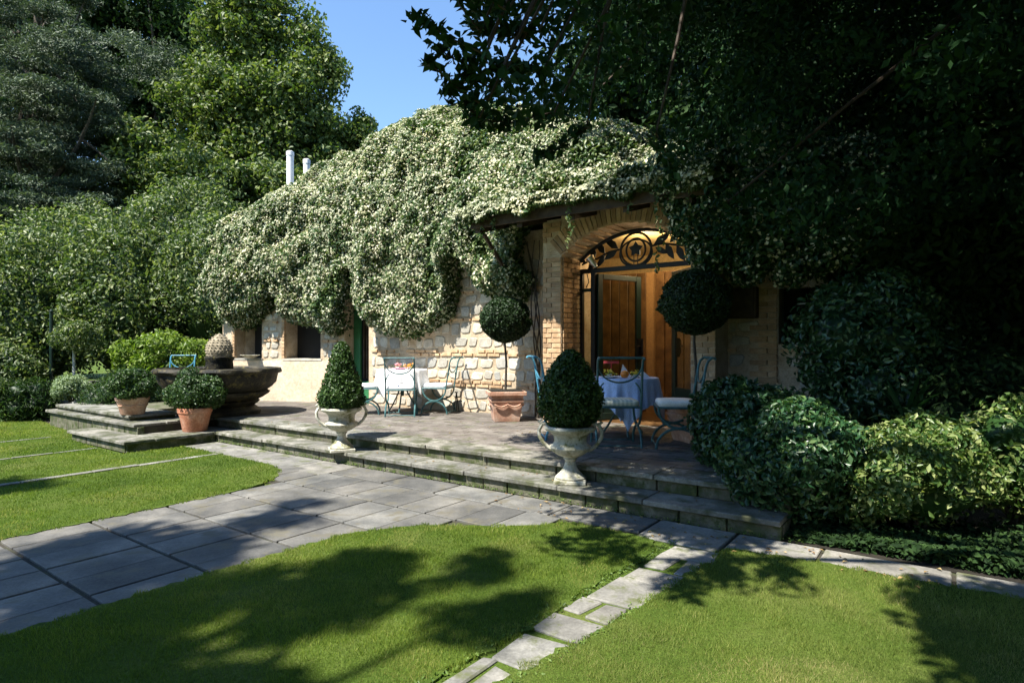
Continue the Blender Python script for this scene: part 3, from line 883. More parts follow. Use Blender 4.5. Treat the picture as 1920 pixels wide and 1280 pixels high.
# fan grille in the arch
grille = MB()
grille.pq(PR, PL, QD - .03, QD + .03, 2.585, 2.65)
pts = [W(PL - (PL - PR) * i / 30, QD, arch_z(PL - (PL - PR) * i / 30) - .025) for i in range(31)]
grille.tube(pts, .028, 6)
fan = grille.build('fanlight_frame', M['blackiron'], house)
def iron(pts, r=.016, n=5, nm='scroll'):
    m2 = MB(); m2.tube([W(p, QD, z) for p, z in pts], r, n); m2.build(nm, M['blackiron'], fan); 
def ring_(pc, zc, rp, rz, r, nm='ring'):
    m2 = MB(); m2.tube([W(pc + rp * math.cos(2 * PI * k / 32), QD, zc + rz * math.sin(2 * PI * k / 32)) for k in range(32)], r, 6, True); m2.build(nm, M['blackiron'], fan, smooth=True)
MC, MZ = 3.72, 2.885
ring_(MC, MZ, .24, .24, .018); ring_(MC, MZ - .01, .15, .165, .016); ring_(MC, MZ - .06, .255, .2, .013)
lm = MB()
for k in range(5):
    a = PI / 2 + k * 2 * PI / 5
    pr = [(0, 0), (.055, .04), (.115, 0), (.055, -.04)]
    lm.hexa([W(MC + x * math.cos(a) - y * math.sin(a), QD - .006, MZ + x * math.sin(a) + y * math.cos(a)) for x, y in pr], [W(MC + x * math.cos(a) - y * math.sin(a), QD + .006, MZ + x * math.sin(a) + y * math.cos(a)) for x, y in pr])
lm.build('leaf_emblem', M['blackiron'], fan)
for dx in (-.03, .03): iron([(MC + dx, MZ - .05), (MC + dx, 2.64)], .007)
def ileaf(p, z, ang, L, wd=.42):
    L *= 1.12
    m2 = MB(); ol = [(0, 0), (.35, .5), (.7, .42), (1, 0), (.7, -.3), (.35, -.42)]
    f = [(p + L * (x * math.cos(ang) - y * wd * math.sin(ang)), z + L * (x * math.sin(ang) + y * wd * math.cos(ang))) for x, y in ol]
    m2.hexa([W(a, QD - .005, b) for a, b in f], [W(a, QD + .005, b) for a, b in f]); m2.build('leaf', M['blackiron'], fan)
iron([(MC + .24, MZ + .02), (MC + .42, MZ), (MC + .62, MZ - .08), (MC + .8, MZ - .12), (PL - .03, MZ - .16)])
iron([(MC - .24, MZ + .02), (MC - .42, MZ + .04), (MC - .62, MZ + .0), (MC - .8, MZ - .04), (PR + .03, MZ - .09)])
for (a, b, an, L) in ((.28, .03, 2.2 - PI / 2, .26), (.3, .0, -.5, .22), (.5, -.03, .9, .24), (.5, -.05, -.9, .2), (.68, -.1, 1.3, .24), (.7, -.1, -1.2, .2), (.82, -.13, .3, .12)):
    ileaf(MC + a, MZ + b, an, L)
for (a, b, an, L) in ((.28, .04, .55, .26), (.3, .0, -.5, .2), (.46, .04, -1.1, .24), (.52, .04, .9, .22), (.62, .0, -1.1, .24), (.7, -.02, .9, .24), (.74, -.03, -1.1, .2), (.85, -.05, .8, .18)):
    ileaf(MC - a, MZ + b, PI - an, L)
# door frame: posts, sidelight
for nm, a, b in (('door_post', PL - .055, PL), ('door_post', PR, PR + .12), ('door_post', PL - .27, PL - .20)):
    m2 = MB(); m2.pq(a, b, QD - .035, QD + .035, T2, 2.585); m2.build(nm, M['blackiron'], house, bevel=.004)
m2 = MB(); m2.pq(PL - .2, PL - .055, QD - .02, QD + .02, 2.30, 2.35); m2.build('sidelight_rail', M['greenmetal'], house)
m2 = MB(); m2.pq(PL - .2, PL - .055, QD - .02, QD + .02, T2, .8); m2.build('sidelight_panel', M['greenmetal'], house)
iron([(PL - .12, 2.58), (PL - .15, 2.45), (PL - .10, 2.36)], .008)
def leaf_door(pa, pb, nm, handle_at=1.0):
    """glazed steel leaf from hinge pa to free end pb (p,q)"""
    a, b = W(*pa), W(*pb); d = (b - a); L = d.length; ang = math.atan2(d.y, d.x)
    root = bpy.data.objects.new(nm, None)
    m2 = MB(); H = 2.24
    m2.box((0.045, 0, T2 + .02 + H / 2), (0.09, .045, H)); m2.box((L - .05, 0, T2 + .02 + H / 2), (0.10, .045, H))
    m2.box((L / 2, 0, T2 + H - .02), (L - .2, .043, .08)); m2.box((L / 2, 0, T2 + .07), (L - .2, .043, .10))
    me = m2.mesh(nm, M['greenmetal'], bevel=.003)
    dr = place_mesh(nm, me, house, Vector((a.x, a.y, 0)) - HL, (0, 0, ang))
    m2 = MB(); m2.box((L / 2, 0, T2 + .33), (L - .2, .03, .42)); place_mesh('kick_panel', m2.mesh('kick_panel', M['greenmetal']), dr)
    m2 = MB(); m2.box((L / 2, 0, T2 + 1.33), (L - .2, .008, 1.6)); place_mesh('pane', m2.mesh('pane', M['glass']), dr)
    m2 = MB(); m2.box((L - .05, -.04, T2 + 1.13), (.10, .05, .28)); m2.tube([(L - .02, -.07, T2 + 1.15), (L - .15, -.08, T2 + 1.15)], .012, 6); m2.tube([(L - .05, -.09, T2 + 1.04), (L - .05, -.09, T2 + 1.25)], .015, 6)
    place_mesh('handle', m2.mesh('handle', M['blackiron']), dr)
    return dr
leaf_door((4.36, 8.26), (4.02, 9.08), 'door_leaf')
leaf_door((2.83, 8.26), (3.34, 8.72), 'door_leaf')
# interior: boarded wooden screen, ochre walls, floor, ceiling, a hanging lamp
mb = MB()
mb.pq(1.2, 1.25, 8.7, 11.2, T2, 3.4); mb.pq(6.3, 6.35, 8.7, 11.2, T2, 3.4); mb.pq(1.2, 6.35, 11.2, 11.25, T2, 3.4); mb.pq(1.2, 6.35, 8.275, 11.25, 3.25, 3.3)
mb.build('interior_wall', M['ochre'], house)
mb = MB(); mb.pq(1.2, 6.35, 8.24, 11.25, T2 - .03, T2 + .004); mb.build('interior_floor', M['wood'], house)
for k in range(19):
    p0 = 2.6 + k * .17
    if 4.08 < p0 + .08 < 4.36: continue
    m2 = MB(); m2.pq(p0 + .006, p0 + .164, 9.95 + (k % 2) * .006, 9.98 + (k % 2) * .006, T2, 2.75); m2.build('plank', M['wood'], house, bevel=.006)
m2 = MB(); m2.pq(2.6, 5.85, 10.0, 10.04, T2, 2.76); m2.build('screen_board', M['boardwood'], house)
m2 = MB(); c = W(3.74, 9.93, 1.95); m2.tube([Vector(c) + Vector((UX * .11 * math.cos(t * PI / 8), UY * .11 * math.cos(t * PI / 8), .11 * math.sin(t * PI / 8))) for t in range(16)], .012, 6, True); m2.build('wreath', M['yellow'], house)
lampt = thing('pendant_lamp', 'small warm pendant lamp hanging inside behind the arched doorway', 'lamp', W(3.3, 9.3, 3.22))
m2 = MB(); m2.tube([W(3.3, 9.3, 3.24), W(3.3, 9.3, 3.14)], .008, 6); m2.lathe([(.02, 3.15), (.09, 3.08), (.10, 3.05)], 16, tuple(W(3.3, 9.3, 0))); m2.build('shade', M['alu'], lampt, smooth=True)
for (pp, qq, zz, en) in ((3.3, 9.3, 2.95, 19), (3.9, 9.0, 2.95, 11)):
    L = bpy.data.lights.new('lamp_light', 'POINT'); L.energy = en; L.color = (1.0, 0.74, 0.42); L.shadow_soft_size = .08
    lo = bpy.data.objects.new('lamp_light', L); link(lo); lo.location = W(pp, qq, zz)
# spot lamp on the arch
sp = thing('spotlight', 'small silver spotlight clamped to the ironwork at the left of the arch', 'lamp', W(4.38, QD - .08, 2.66))
m2 = MB(); b = W(4.38, QD - .08, 2.72); d = Vector((.10, -.02, -.15)); a0 = Vector(b) + Vector((-.06, 0, .09))
m2.tube([a0, a0 + d * .5, a0 + d], [.075, .05, .03], 12); m2.build('lamp_head', M['alu'], sp, smooth=True)
m2 = MB(); m2.tube([a0 + d, Vector(W(4.38, QD, 2.64))], .012, 6); m2.build('arm', M['blackiron'], sp)
# wooden box on the right wall
bx = thing('wall_cabinet', 'small dark wooden cabinet fixed to the wall right of the porch', 'cabinet', W(2.17, QW, 1.82))
m2 = MB(); m2.pq(1.98, 2.36, QW - .16, QW - .03, 1.82, 2.22); m2.build('case', M['darkwood'], bx, bevel=.008)
m2 = MB(); m2.pq(2.01, 2.33, QW - .18, QW - .162, 1.85, 2.19); m2.build('door', M['darkwood'], bx, bevel=.006)
if overflow.v:
    o = overflow.build('brick_coursing', M['brick'], house); o['kind'] = 'stuff'

# ================================================================== CLIMBER
def solve_p(px, off=0.45):
    lo, hi = 0.0, 16.0
    r = (px - 960) / FPX
    for _ in range(50):
        m_ = (lo + hi) / 2; w = W(m_, float(qwall(m_)) - off)
        if w.x / w.y > r: lo = m_
        else: hi = m_
    return (lo + hi) / 2
low_px = [(372, 560), (400, 560), (415, 615), (450, 600), (480, 575), (497, 552), (512, 560), (522, 600), (560, 612), (600, 628), (628, 610), (634, 560), (640, 512), (660, 512), (668, 590), (690, 618), (740, 634), (790, 615), (825, 585), (838, 510), (856, 470), (872, 530), (905, 558), (960, 560), (985, 520), (1000, 440)]
lp = []; lz = []
for px, py in low_px:
    p = solve_p(px); w = W(p, float(qwall(p)) - .45)
    lp.append(p); lz.append(EYE + (HOR - py) / FPX * w.y)
lp = np.array(lp[::-1]); lz = np.array(lz[::-1])
def zlow(p): return np.interp(p, lp, lz, left=3.3, right=2.3)
def vnoise(seed):
    r = np.random.default_rng(seed); g = r.random((64, 64))
    def f(x, y):
        x = np.asarray(x) % 63; y = np.asarray(y) % 63
        i = x.astype(int); j = y.astype(int); a = x - i; b = y - j
        a = a * a * (3 - 2 * a); b = b * b * (3 - 2 * b)
        return (g[i, j] * (1 - a) + g[i + 1, j] * a) * (1 - b) + (g[i, j + 1] * (1 - a) + g[i + 1, j + 1] * a) * b
    return f
N1, N2, N3 = vnoise(1), vnoise(2), vnoise(3)
def lump(p, s):
    return 0.27 * (N1(p * 1.6 + 20, s * 1.6 + 20) - .5) + 0.18 * (N2(p * 3.7 + 20, s * 3.7 + 20) - .5) + 0.12 * (N3(p * 8 + 20, s * 8 + 20) - .5)
def zridge(p): return np.interp(p, [1.5, 3.8, 5.5, 8.2, 10.3, 11.0, 12.4, 13.2, 14.2], [4.3, 4.9, 5.45, 6.3, 5.55, 5.2, 4.5, 4.3, 3.8])
def depth(p): return np.interp(p, [1, 8, 11, 14.5], [2.2, 1.7, 1.3, 0.9])
def climber_points(n, p0, p1, shell=(-.16, .10)):
    p = rng.uniform(p0, p1, n)
    zl = zlow(p); face = np.maximum(2.95 - zl, 0.05)
    zr = zridge(p); D = depth(p)
    arc = np.hypot(zr - 2.95, D) * 1.1
    s = rng.uniform(0, 1, n) * (face + arc)
    onface = s < face
    th = np.clip((s - face) / arc, 0, 1) * PI / 2
    q0 = qwall(p) - .42
    qf = q0 + np.where(onface, np.clip(1 - s / face, 0, 1) * 0.10 * 0, 0)
    q = np.where(onface, qf, q0 + D * (1 - np.cos(th)))
    z = np.where(onface, zl + s, 2.95 + (zr - 2.95) * np.sin(th))
    nq = np.where(onface, -1, -np.cos(th)); nz = np.where(onface, 0.15, np.sin(th) * .9 + .1)
    # lip at the bottom tucks under
    t = np.clip(1 - s / .35, 0, 1); tuck = np.where(onface, t * t * .28, 0)
    h = lump(p, z) + rng.uniform(shell[0], shell[1], n)
    q = q + nq * h + tuck; z = z + nz * h + np.where(onface, rng.normal(0, .03, n) - (1 - t) * 0, 0)
    P = np.column_stack([UX * p + VX * q, UY * p + VY * q, z])
    Nn = unit(np.column_stack([VX * nq, VY * nq, nz]))
    return P, Nn, p, s
def climber(name, label, p0, p1, n, fl):
    t = thing(name, label, 'climber', W((p0 + p1) / 2, float(qwall((p0 + p1) / 2)) - .1, T2))
    def cut(P, Nn, p, s):
        k = ~((p < 5.5 + .12 * np.sin(P[:, 2] * 7)) & (P[:, 2] < 3.6)); return P[k], Nn[k], p[k], s[k]
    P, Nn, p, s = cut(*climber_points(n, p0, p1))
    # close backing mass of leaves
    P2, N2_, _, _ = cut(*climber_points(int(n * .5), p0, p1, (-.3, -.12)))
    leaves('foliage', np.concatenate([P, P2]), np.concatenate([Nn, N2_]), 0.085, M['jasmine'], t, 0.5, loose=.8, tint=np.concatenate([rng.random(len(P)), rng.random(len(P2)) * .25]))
    P, Nn, p, s = cut(*climber_points(int(n * fl * 1.35), p0, p1, (-.05, .11)))
    k = N1(p * 2.2 + 5, s * 2.2) > .2
    leaves('blossom', P[k], Nn[k], 0.044, M['jasflower'], t, 0.85, loose=.9)
    mb = MB()
    for k in range(3):
        pp = p0 + (p1 - p0) * (k + .5) / 3
        mb.tube([W(pp, float(qwall(pp)) - .05, T2), W(pp + .1, float(qwall(pp)) - .06, 1.5), W(pp, float(qwall(pp)) - .1, 3.0)], [.025, .02, .015], 5)
    return t
climber('climbing_jasmine', 'mass of white blossoming jasmine hanging over the left wall and niches', 9.9, 12.85, 46000, .55)
climber('climbing_jasmine', 'deep bulging curtain of cream jasmine between green side door and bare stone wall', 6.85, 9.9, 46000, .55)
climber('climbing_jasmine', 'jasmine hanging on the wall and roof just left of the porch canopy', 3.0, 6.85, 46000, .42)
# thick mat on the canopy
t = thing('climbing_jasmine', 'jasmine mat spilling over the porch canopy edge above the doors', 'climber', W(3.5, QC + .3, 3.35))
n = 26000
p = rng.uniform(2.15, 6.0, n); s = rng.uniform(0, 1, n)
h = lump(p, s * 2) * .6 + rng.uniform(0, .2, n)
over = s < .3
q = np.where(over, QC - .07 - h * .6, QC + (s - .3) * 1.7)
zb = np.where(over, 3.36 + s * .5 - .22 * np.maximum(N1(p * 4 + 3, p * 0 + 3) - .45, 0) * (.3 - s) / .3, 3.42 + (s - .3) * .55)
z = zb + np.where(over, 0, h + .16 * (N2(p * 2.2, s * 3)))
P = np.column_stack([UX * p + VX * q, UY * p + VY * q, z]); Nn = np.where(over[:, None], np.array([[-VX, -VY, .5]]), np.array([[-VX * .4, -VY * .4, 1]]))
leaves('foliage', P, Nn, .08, M['jasmine'], t, .5)
k = rng.random(n) < .35
leaves('blossom', P[k] + Nn[k] * .03, Nn[k], .05, M['jasflower'], t, .85)
# hanging tendrils
Pt = []
for (pp, L) in ((5.3, .5), (4.05, .55), (2.72 + .1, .95), (2.45, .5), (5.55, .3), (3.2, .2)):
    for i in range(int(L * 70)):
        f = random.random(); Pt.append(W(pp + .03 * math.sin(f * 9) + random.gauss(0, .018), QC - .08 + random.gauss(0, .02), 3.3 - L * f))
Pt = np.array([tuple(a) for a in Pt]); leaves('tendril', Pt, np.tile([[-VX, -VY, .3]], (len(Pt), 1)), .06, M['jasmine'], t, .5, kind='stuff')
# shaded climber right of the door
t = thing('climbing_jasmine', 'shaded jasmine curtain with pale blossom hanging right of the doors', 'climber', W(1.9, 7.5, 2))
bl = []
for (px, py, r_) in ((1290, 420, .22), (1330, 470, .25), (1380, 420, .3), (1400, 490, .25), (1450, 440, .3), (1480, 500, .22), (1530, 470, .28), (1340, 380, .3), (1420, 360, .35), (1500, 390, .35), (1620, 400, .4), (1600, 330, .4), (1500, 320, .4), (1420, 290, .35), (1265, 380, .16), (1580, 440, .35), (1260, 330, .3), (1330, 320, .3)):
    Y = 7.3 - (px - 1290) * .0012; bl.append(((px - 960) / FPX * Y, Y, EYE + (HOR - py) / FPX * Y, r_, r_, r_ * 1.1))
P, Nn = blob_pts(bl, 30000, (.6, 1.12), .5)
leaves('foliage', P, Nn, .075, M['laurel'], t, .5)
P, Nn = blob_pts(bl, 4200, (.95, 1.15), .8)
leaves('blossom', P, Nn, .045, M['jasflower'], t, .85)
# bare twining stem left of the porch
t = thing('climber_stem', 'bare twisted climber stem on the wall left of the brick pier', 'climber', W(5.35, 8.1, T2))
m2 = MB()
for k in range(4):
    pts = []
    for i in range(22):
        z = .32 + i * .135; a = i * .55 + k * 1.7
        pts.append(W(5.32 + .05 * math.cos(a) + (i / 22) ** 2 * .25 * (1 - k * .3), 8.06 - .03 * math.sin(a), z))
    m2.tube(pts, [.014 - i * .0003 for i in range(22)], 5)
m2.build('stem', M['bark'], t)

# ================================================================== FOUNTAIN
FX, FY = -5.0, 10.3
ft = thing('stone_fountain', 'wide dark mossy stone fountain basin topped by a carved pinecone', 'fountain', (FX, FY, T2))
z0 = T2
fm = lambda a, i: 1 + .012 * math.sin(a * 9 + i * 2) + .008 * math.sin(a * 23 + i)
m2 = MB(); m2.lathe([(.64, 0), (.66, .06), (.6, .1), (.56, .14)], 40, (FX, FY, z0), fm); m2.build('pedestal', M['fountain'], ft, smooth=True)
m2 = MB(); m2.lathe([(.5, .13), (.6, .17), (.64, .22), (.60, .24), (.70, .28), (.78, .34), (.80, .38), (.76, .40), (.84, .46), (.90, .54), (.93, .62), (.93, .68), (.98, .70), (1.0, .735), (.98, .775), (.90, .785), (.86, .74), (.5, .70), (.0, .70)], 56, (FX, FY, z0), fm); m2.build('basin', M['fountain'], ft, smooth=True)
m2 = MB(); m2.lathe([(.87, .745), (0, .745)], 40, (FX, FY, z0)); m2.build('water', M['water'], ft)
m2 = MB(); m2.lathe([(.15, .70), (.2, .74), (.22, .78), (.21, .90), (.235, .93), (.235, .97), (.2, .98), (.0, .98)], 32, (FX, FY, z0)); m2.build('drum', M['fountain'], ft, smooth=True)
m2 = MB(); m2.lathe([(.19, .975), (.21, 1.06), (.20, 1.16), (.155, 1.25), (.085, 1.32), (.0, 1.37)], 24, (FX, FY, z0))
for r_ in range(9):
    zz = .99 + r_ * .043; rad = float(np.interp(zz, [.975, 1.06, 1.16, 1.25, 1.32, 1.37], [.195, .215, .2, .155, .085, .01])); nn = max(4, int(rad * 100))
    for k in range(nn):
        a = 2 * PI * (k + .5 * (r_ % 2)) / nn; c = Vector((FX + rad * math.cos(a), FY + rad * math.sin(a), z0 + zz)); d = Vector((math.cos(a), math.sin(a), .5)).normalized()
        tq = Vector((-math.sin(a), math.cos(a), 0)) * .022; up = Vector((0, 0, .024))
        m2.add([c + tq, c - tq, c + up, c - up * .6, c + d * .014 + up * .3], [(0, 2, 4), (2, 1, 4), (1, 3, 4), (3, 0, 4)])
m2.build('pinecone', M['cone'], ft)

# ================================================================== POTS AND URNS
def pot_mb(r, h, n=32, c=(0, 0, 0)):
    m = MB(); m.lathe([(r * .68, 0), (r * .72, h * .05), (r * .88, h * .62), (r * .95, h * .74), (r * .95, h * .78), (r * 1.0, h * .80), (r * 1.03, h * .97), (r * 1.0, h), (r * .9, h), (r * .86, h * .88), (0, h * .88)], n, c); return m
def garland(r, h, c, n=8):
    m = MB(); 
    for k in range(n):
        a0 = 2 * PI * k / n; pts = []
        for i in range(7):
            a = a0 + 2 * PI / n * i / 6; zz = h * .60 - .03 * math.sin(PI * i / 6) * h * 3
            rr = r * (.86 - .02) + .004; pts.append((c[0] + rr * math.cos(a), c[1] + rr * math.sin(a), c[2] + zz))
        m.tube(pts, .012, 5)
    return m
def box_ball_pot(label, x, y, z, pr, ph, br, bh, n, mt, lm, gar=False, lift=0.0):
    t = thing('potted_box_ball', label, 'potted plant', (x, y, z), group='clipped box balls in round terracotta pots')
    pot_mb(pr, ph, 32, (x, y, z)).build('pot', mt, t, smooth=True)
    if gar: garland(pr, ph, (x, y, z)).build('garland', mt, t, smooth=True)
    m = MB(); m.lathe([(pr * .88, ph * .9), (0, ph * .92)], 20, (x, y, z)); m.build('soil', M['soil'], t)
    bl = lumpy((x, y, z + ph + bh * .62 + lift), (br, br, bh), 26, .34, .7)
    P, N_ = blob_pts(bl, n, (.82, 1.12)); k = P[:, 2] > z + ph * .95
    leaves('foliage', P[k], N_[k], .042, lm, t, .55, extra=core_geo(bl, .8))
    return t
box_ball_pot('larger clipped box ball in a red terracotta pot on the lower step before the fountain', -4.87, 9.26, T1, .24, .36, .39, .33, 15000, M['terra'], M['box'])
box_ball_pot('clipped box ball in a pale garlanded terracotta pot left of the fountain', -5.93, 9.42, T3, .23, .27, .33, .27, 11000, M['terra2'], M['box'], True)
box_ball_pot('terracotta pot at the left edge of the picture below the shrubs', -10.1, 11.6, 0.0, .26, .40, .38, .28, 6000, M['terra'], M['hedge'])
def urn(x, y, z, rz, label, S=1.0):
    t = thing('stone_urn', label, 'urn', (x, y, z), rz, group='classical urns with clipped topiary on the steps')
    def P(l): return [(r * S, h * S) for r, h in l]
    m = MB(); m.box((0, 0, .018 * S), (.30 * S, .30 * S, .036 * S)); m.build('plinth', M['urn'], t, local=True, bevel=.006)
    m = MB(); m.lathe(P([(.14, .036), (.145, .05), (.12, .075), (.085, .11), (.06, .15), (.05, .19), (.055, .215), (.07, .225), (.06, .24)]), 28); m.build('foot', M['urn'], t, True, local=True)
    fl = lambda a, i: 1 + (.035 * math.cos(a * 14) if 1 <= i <= 4 else 0)
    m = MB(); m.lathe(P([(.055, .235), (.12, .262), (.175, .30), (.195, .335), (.19, .35), (.165, .365), (.155, .39), (.16, .44), (.19, .475), (.235, .495), (.25, .515), (.245, .535), (.22, .54), (.19, .52), (.17, .47), (0, .46)]), 42, mod=fl); m.build('bowl', M['urn'], t, True, local=True)
    for s in (-1, 1):
        m = MB(); pts = [(s * a * S, 0, b * S) for a, b in ((.17, .31), (.21, .325), (.26, .37), (.295, .43), (.30, .49), (.275, .54), (.235, .56), (.215, .545))]
        m.tube(pts, [.022 * S, .02 * S, .018 * S, .018 * S, .018 * S, .018 * S, .016 * S, .02 * S], 8)
        m.tube([(s * .262 * S, 0, .55 * S), (s * .30 * S, 0, .575 * S), (s * .27 * S, 0, .595 * S)], [.02 * S, .016 * S, .008 * S], 6)
        m.build('handle', M['urn'], t, True, local=True)
    return t
def topi(t, x, y, z, prof, n, mt, size=.04, nm='foliage'):
    """clipped solid of revolution; prof [(r,z)]"""
    pr = np.array(prof); off = np.array(t.location)
    seg = np.hypot(np.diff(pr[:, 0]), np.diff(pr[:, 1])) * (pr[:-1, 0] + pr[1:, 0] + .05)
    k = rng.choice(len(seg), n, p=seg / seg.sum()); f = rng.random(n)
    r = pr[k, 0] * (1 - f) + pr[k + 1, 0] * f; zz = pr[k, 1] * (1 - f) + pr[k + 1, 1] * f
    a = rng.uniform(0, 2 * PI, n)
    lum = 1 + .10 * (N1(a * 2.2 + 9, zz * 8 + 9) - .5) * 2 + .08 * (N3(a * 6 + 9, zz * 20) - .5) * 2
    rr = r * lum + rng.uniform(-.06, .028, n)
    dr = np.diff(pr[:, 0])[k]; dz = np.diff(pr[:, 1])[k]; L = np.hypot(dr, dz) + 1e-9
    nn = np.column_stack([dz / L * np.cos(a), dz / L * np.sin(a), -dr / L])
    P = np.column_stack([rr * np.cos(a), rr * np.sin(a), zz])
    m = MB(); m.lathe([(max(a_ - .05, .001), b_) for a_, b_ in prof], 16)  # dark core added under the leaves for occlusion
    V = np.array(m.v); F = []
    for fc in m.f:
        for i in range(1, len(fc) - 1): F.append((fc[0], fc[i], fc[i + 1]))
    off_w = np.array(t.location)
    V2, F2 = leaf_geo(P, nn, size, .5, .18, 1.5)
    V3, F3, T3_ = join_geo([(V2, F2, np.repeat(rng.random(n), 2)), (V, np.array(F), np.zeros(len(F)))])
    link(bpy.data.objects.new(nm, tri_mesh(nm, V3, F3, T3_, mt)), t)
    m = MB(); m.lathe([(.17, z - .02), (0, z)], 16); m.build('soil', M['soil'], t, local=True)
t = urn(-2.12, 7.50, T1, R(22), 'cream stone urn with a slim box cone, on the steps before the side door')
topi(t, 0, 0, .47, [(.03, .49), (.14, .51), (.22, .56), (.265, .65), (.255, .72), (.21, .83), (.165, .96), (.135, 1.05), (.10, 1.2), (.065, 1.3), (.0, 1.35)], 11000, M['box'])
t = urn(.557, 5.76, T1, R(-8), 'larger cream urn with a broad egg-shaped clipped yew, on the steps before the pier')
topi(t, 0, 0, .47, [(.03, .50), (.14, .53), (.23, .61), (.285, .73), (.275, .83), (.235, .94), (.185, 1.05), (.125, 1.15), (.05, 1.235), (.0, 1.26)], 13000, M['box'])
def standard(x, y, label, zc, rad, rz=0):
    t = thing('ball_topiary', label, 'potted tree', (x, y, T2), rz, group='ball topiaries on bare stems in square terracotta planters')
    def sq(s, z): return [(-s, -s, z), (s, -s, z), (s, s, z), (-s, s, z)]
    m = MB()
    for (a, za, b, zb) in ((.19, 0, .20, .05), (.20, .05, .235, .30), (.25, .30, .255, .34), (.235, .34, .25, .40), (.285, .40, .29, .46)):
        m.hexa(sq(a, za), sq(b, zb))
    m.build('planter', M['terra2'], t, local=True, bevel=.006)
    m = MB()
    for s in range(4):
        pts = [(-.2 + .4 * i / 8, -.242 - .01, .27 - .035 * math.sin(PI * (i % 4) / 4)) for i in range(9)]
        c_, s_ = math.cos(s * PI / 2), math.sin(s * PI / 2)
        m.tube([(a * c_ - b * s_, a * s_ + b * c_, z) for a, b, z in pts], .012, 5)
    m.build('garland', M['terra2'], t, local=True)
    m = MB(); m.box((0, 0, .465), (.5, .5, .01)); m.build('soil', M['soil'], t, local=True)
    m = MB(); m.tube([(0, 0, .45), (.012, 0, .9), (-.01, .01, 1.2), (0, 0, zc - T2)], [.02, .017, .017, .014], 8); m.build('stem', M['bark'], t, local=True)
    pr = [(rad * math.sin(PI * i / 12) * (1 if i else .02), zc - T2 - rad * math.cos(PI * i / 12) * .97) for i in range(13)]
    topi(t, 0, 0, .47, pr, 20000, M['boxdark'], .04)
    return t
standard(-.10, 9.35, 'dark ball topiary on a slim stem in a terracotta planter against the sunlit stone wall', 1.87, .36, R(8))
standard(2.22, 7.30, 'dark ball topiary on a slim stem in the shade right of the glazed doors', 1.99, .40, R(20))

# ================================================================== FURNITURE
def make_chair(label, x, y, rz, iron_m, cush, S=1.0, group='wrought iron garden chairs round the two tables'):
    t = thing('iron_chair', label, 'chair', (x, y, T2), rz, group=group)
    t.scale = (S, S, S)
    hw, rd = .235, .205
    for s in (-1, 1):
        m = MB()
        up = [(s * hw, rd * math.cos(a), .43 + rd * math.sin(a)) for a in [-PI * k / 14 for k in range(15)]]
        dn = [(s * hw, rd * 1.12 * math.cos(a), .005 + .215 * math.sin(a)) for a in [PI * k / 14 for k in range(15)]]
        m.tube(up, .014, 6); m.tube(dn, .014, 6); m.build('leg', iron_m, t, True, local=True)
    m = MB()
    for y_ in (-.205, .205): m.tube([(-hw, y_, .435), (hw, y_, .435)], .013, 6)
    for s in (-1, 1): m.tube([(s * hw, -.205, .435), (s * hw, .205, .435)], .013, 6)
    m.box((0, 0, .43), (2 * hw - .02, .39, .008)); m.build('seat_frame', iron_m, t, local=True)
    def sb(f): # stile curve in y-z
        return (-.205 - .09 * f - .05 * max(0, f - .8) * 5 * (f - .8) * 5 * .9, .43 + .55 * min(f, 1) - .02 * max(0, f - .9) * 10)
    for s in (-1, 1):
        m = MB(); pts = [(s * hw, *sb(k / 10)) for k in range(11)]
        pts += [(s * hw, -.365, .955), (s * hw, -.375, .94)]
        m.tube(pts, .013, 6); m.build('back_stile', iron_m, t, True, local=True)
    m = MB(); yb, zb = sb(1.0); m.tube([(-hw, yb, zb), (hw, yb, zb)], .014, 6); m.build('top_rail', iron_m, t, local=True)
    m = MB()
    pts = []
    for k in range(17):
        a = PI + PI * k / 16; z_ = .90 + .2 * math.sin(a); f = (z_ - .43) / .55
        pts.append((hw * math.cos(a), sb(f)[0], z_))
    m.tube(pts, .010, 6); m.build('back_scroll', iron_m, t, True, local=True)
    m = MB(); pts = []
    for k in range(13):
        a = PI * k / 12; z_ = .47 + .28 * math.sin(a) ** .6; f = (z_ - .43) / .55
        pts.append((hw * math.cos(a), sb(f)[0], z_))
    m.tube([p_ for p_ in pts if not (abs(p_[0]) < hw * .62)][:4], .009, 6); m.tube([p_ for p_ in pts if not (abs(p_[0]) < hw * .62)][-4:], .009, 6)
    m.build('back_curve', iron_m, t, True, local=True)
    for y_ in (-.225, .225):
        m = MB(); m.tube([(-hw, y_, .03), (hw, y_, .03)], .009, 6); m.build('stretcher', iron_m, t, local=True)
    m = MB(); a = .225; b = .2
    def rr_(s, z): 
        o_ = []
        for cx, cy, st in ((a - .05, b - .05, 0), (-a + .05, b - .05, 1), (-a + .05, -b + .05, 2), (a - .05, -b + .05, 3)):
            for k in range(4):
                an = st * PI / 2 + k * PI / 6; o_.append(((cx + .05 * math.cos(an)) * s, (cy + .05 * math.sin(an)) * s, z))
        return o_
    rings = [rr_(.94, .44), rr_(1.0, .458), rr_(1.0, .485), rr_(.93, .505), rr_(.6, .515)]
    vs = [v for r_ in rings for v in r_]; n = 16
    fs = [tuple(range(n))[::-1], tuple(range(4 * n, 5 * n))] + [(i * n + k, i * n + (k + 1) % n, (i + 1) * n + (k + 1) % n, (i + 1) * n + k) for i in range(4) for k in range(n)]
    m.add(vs, fs); m.build('cushion', cush, t, True, local=True)
    return t
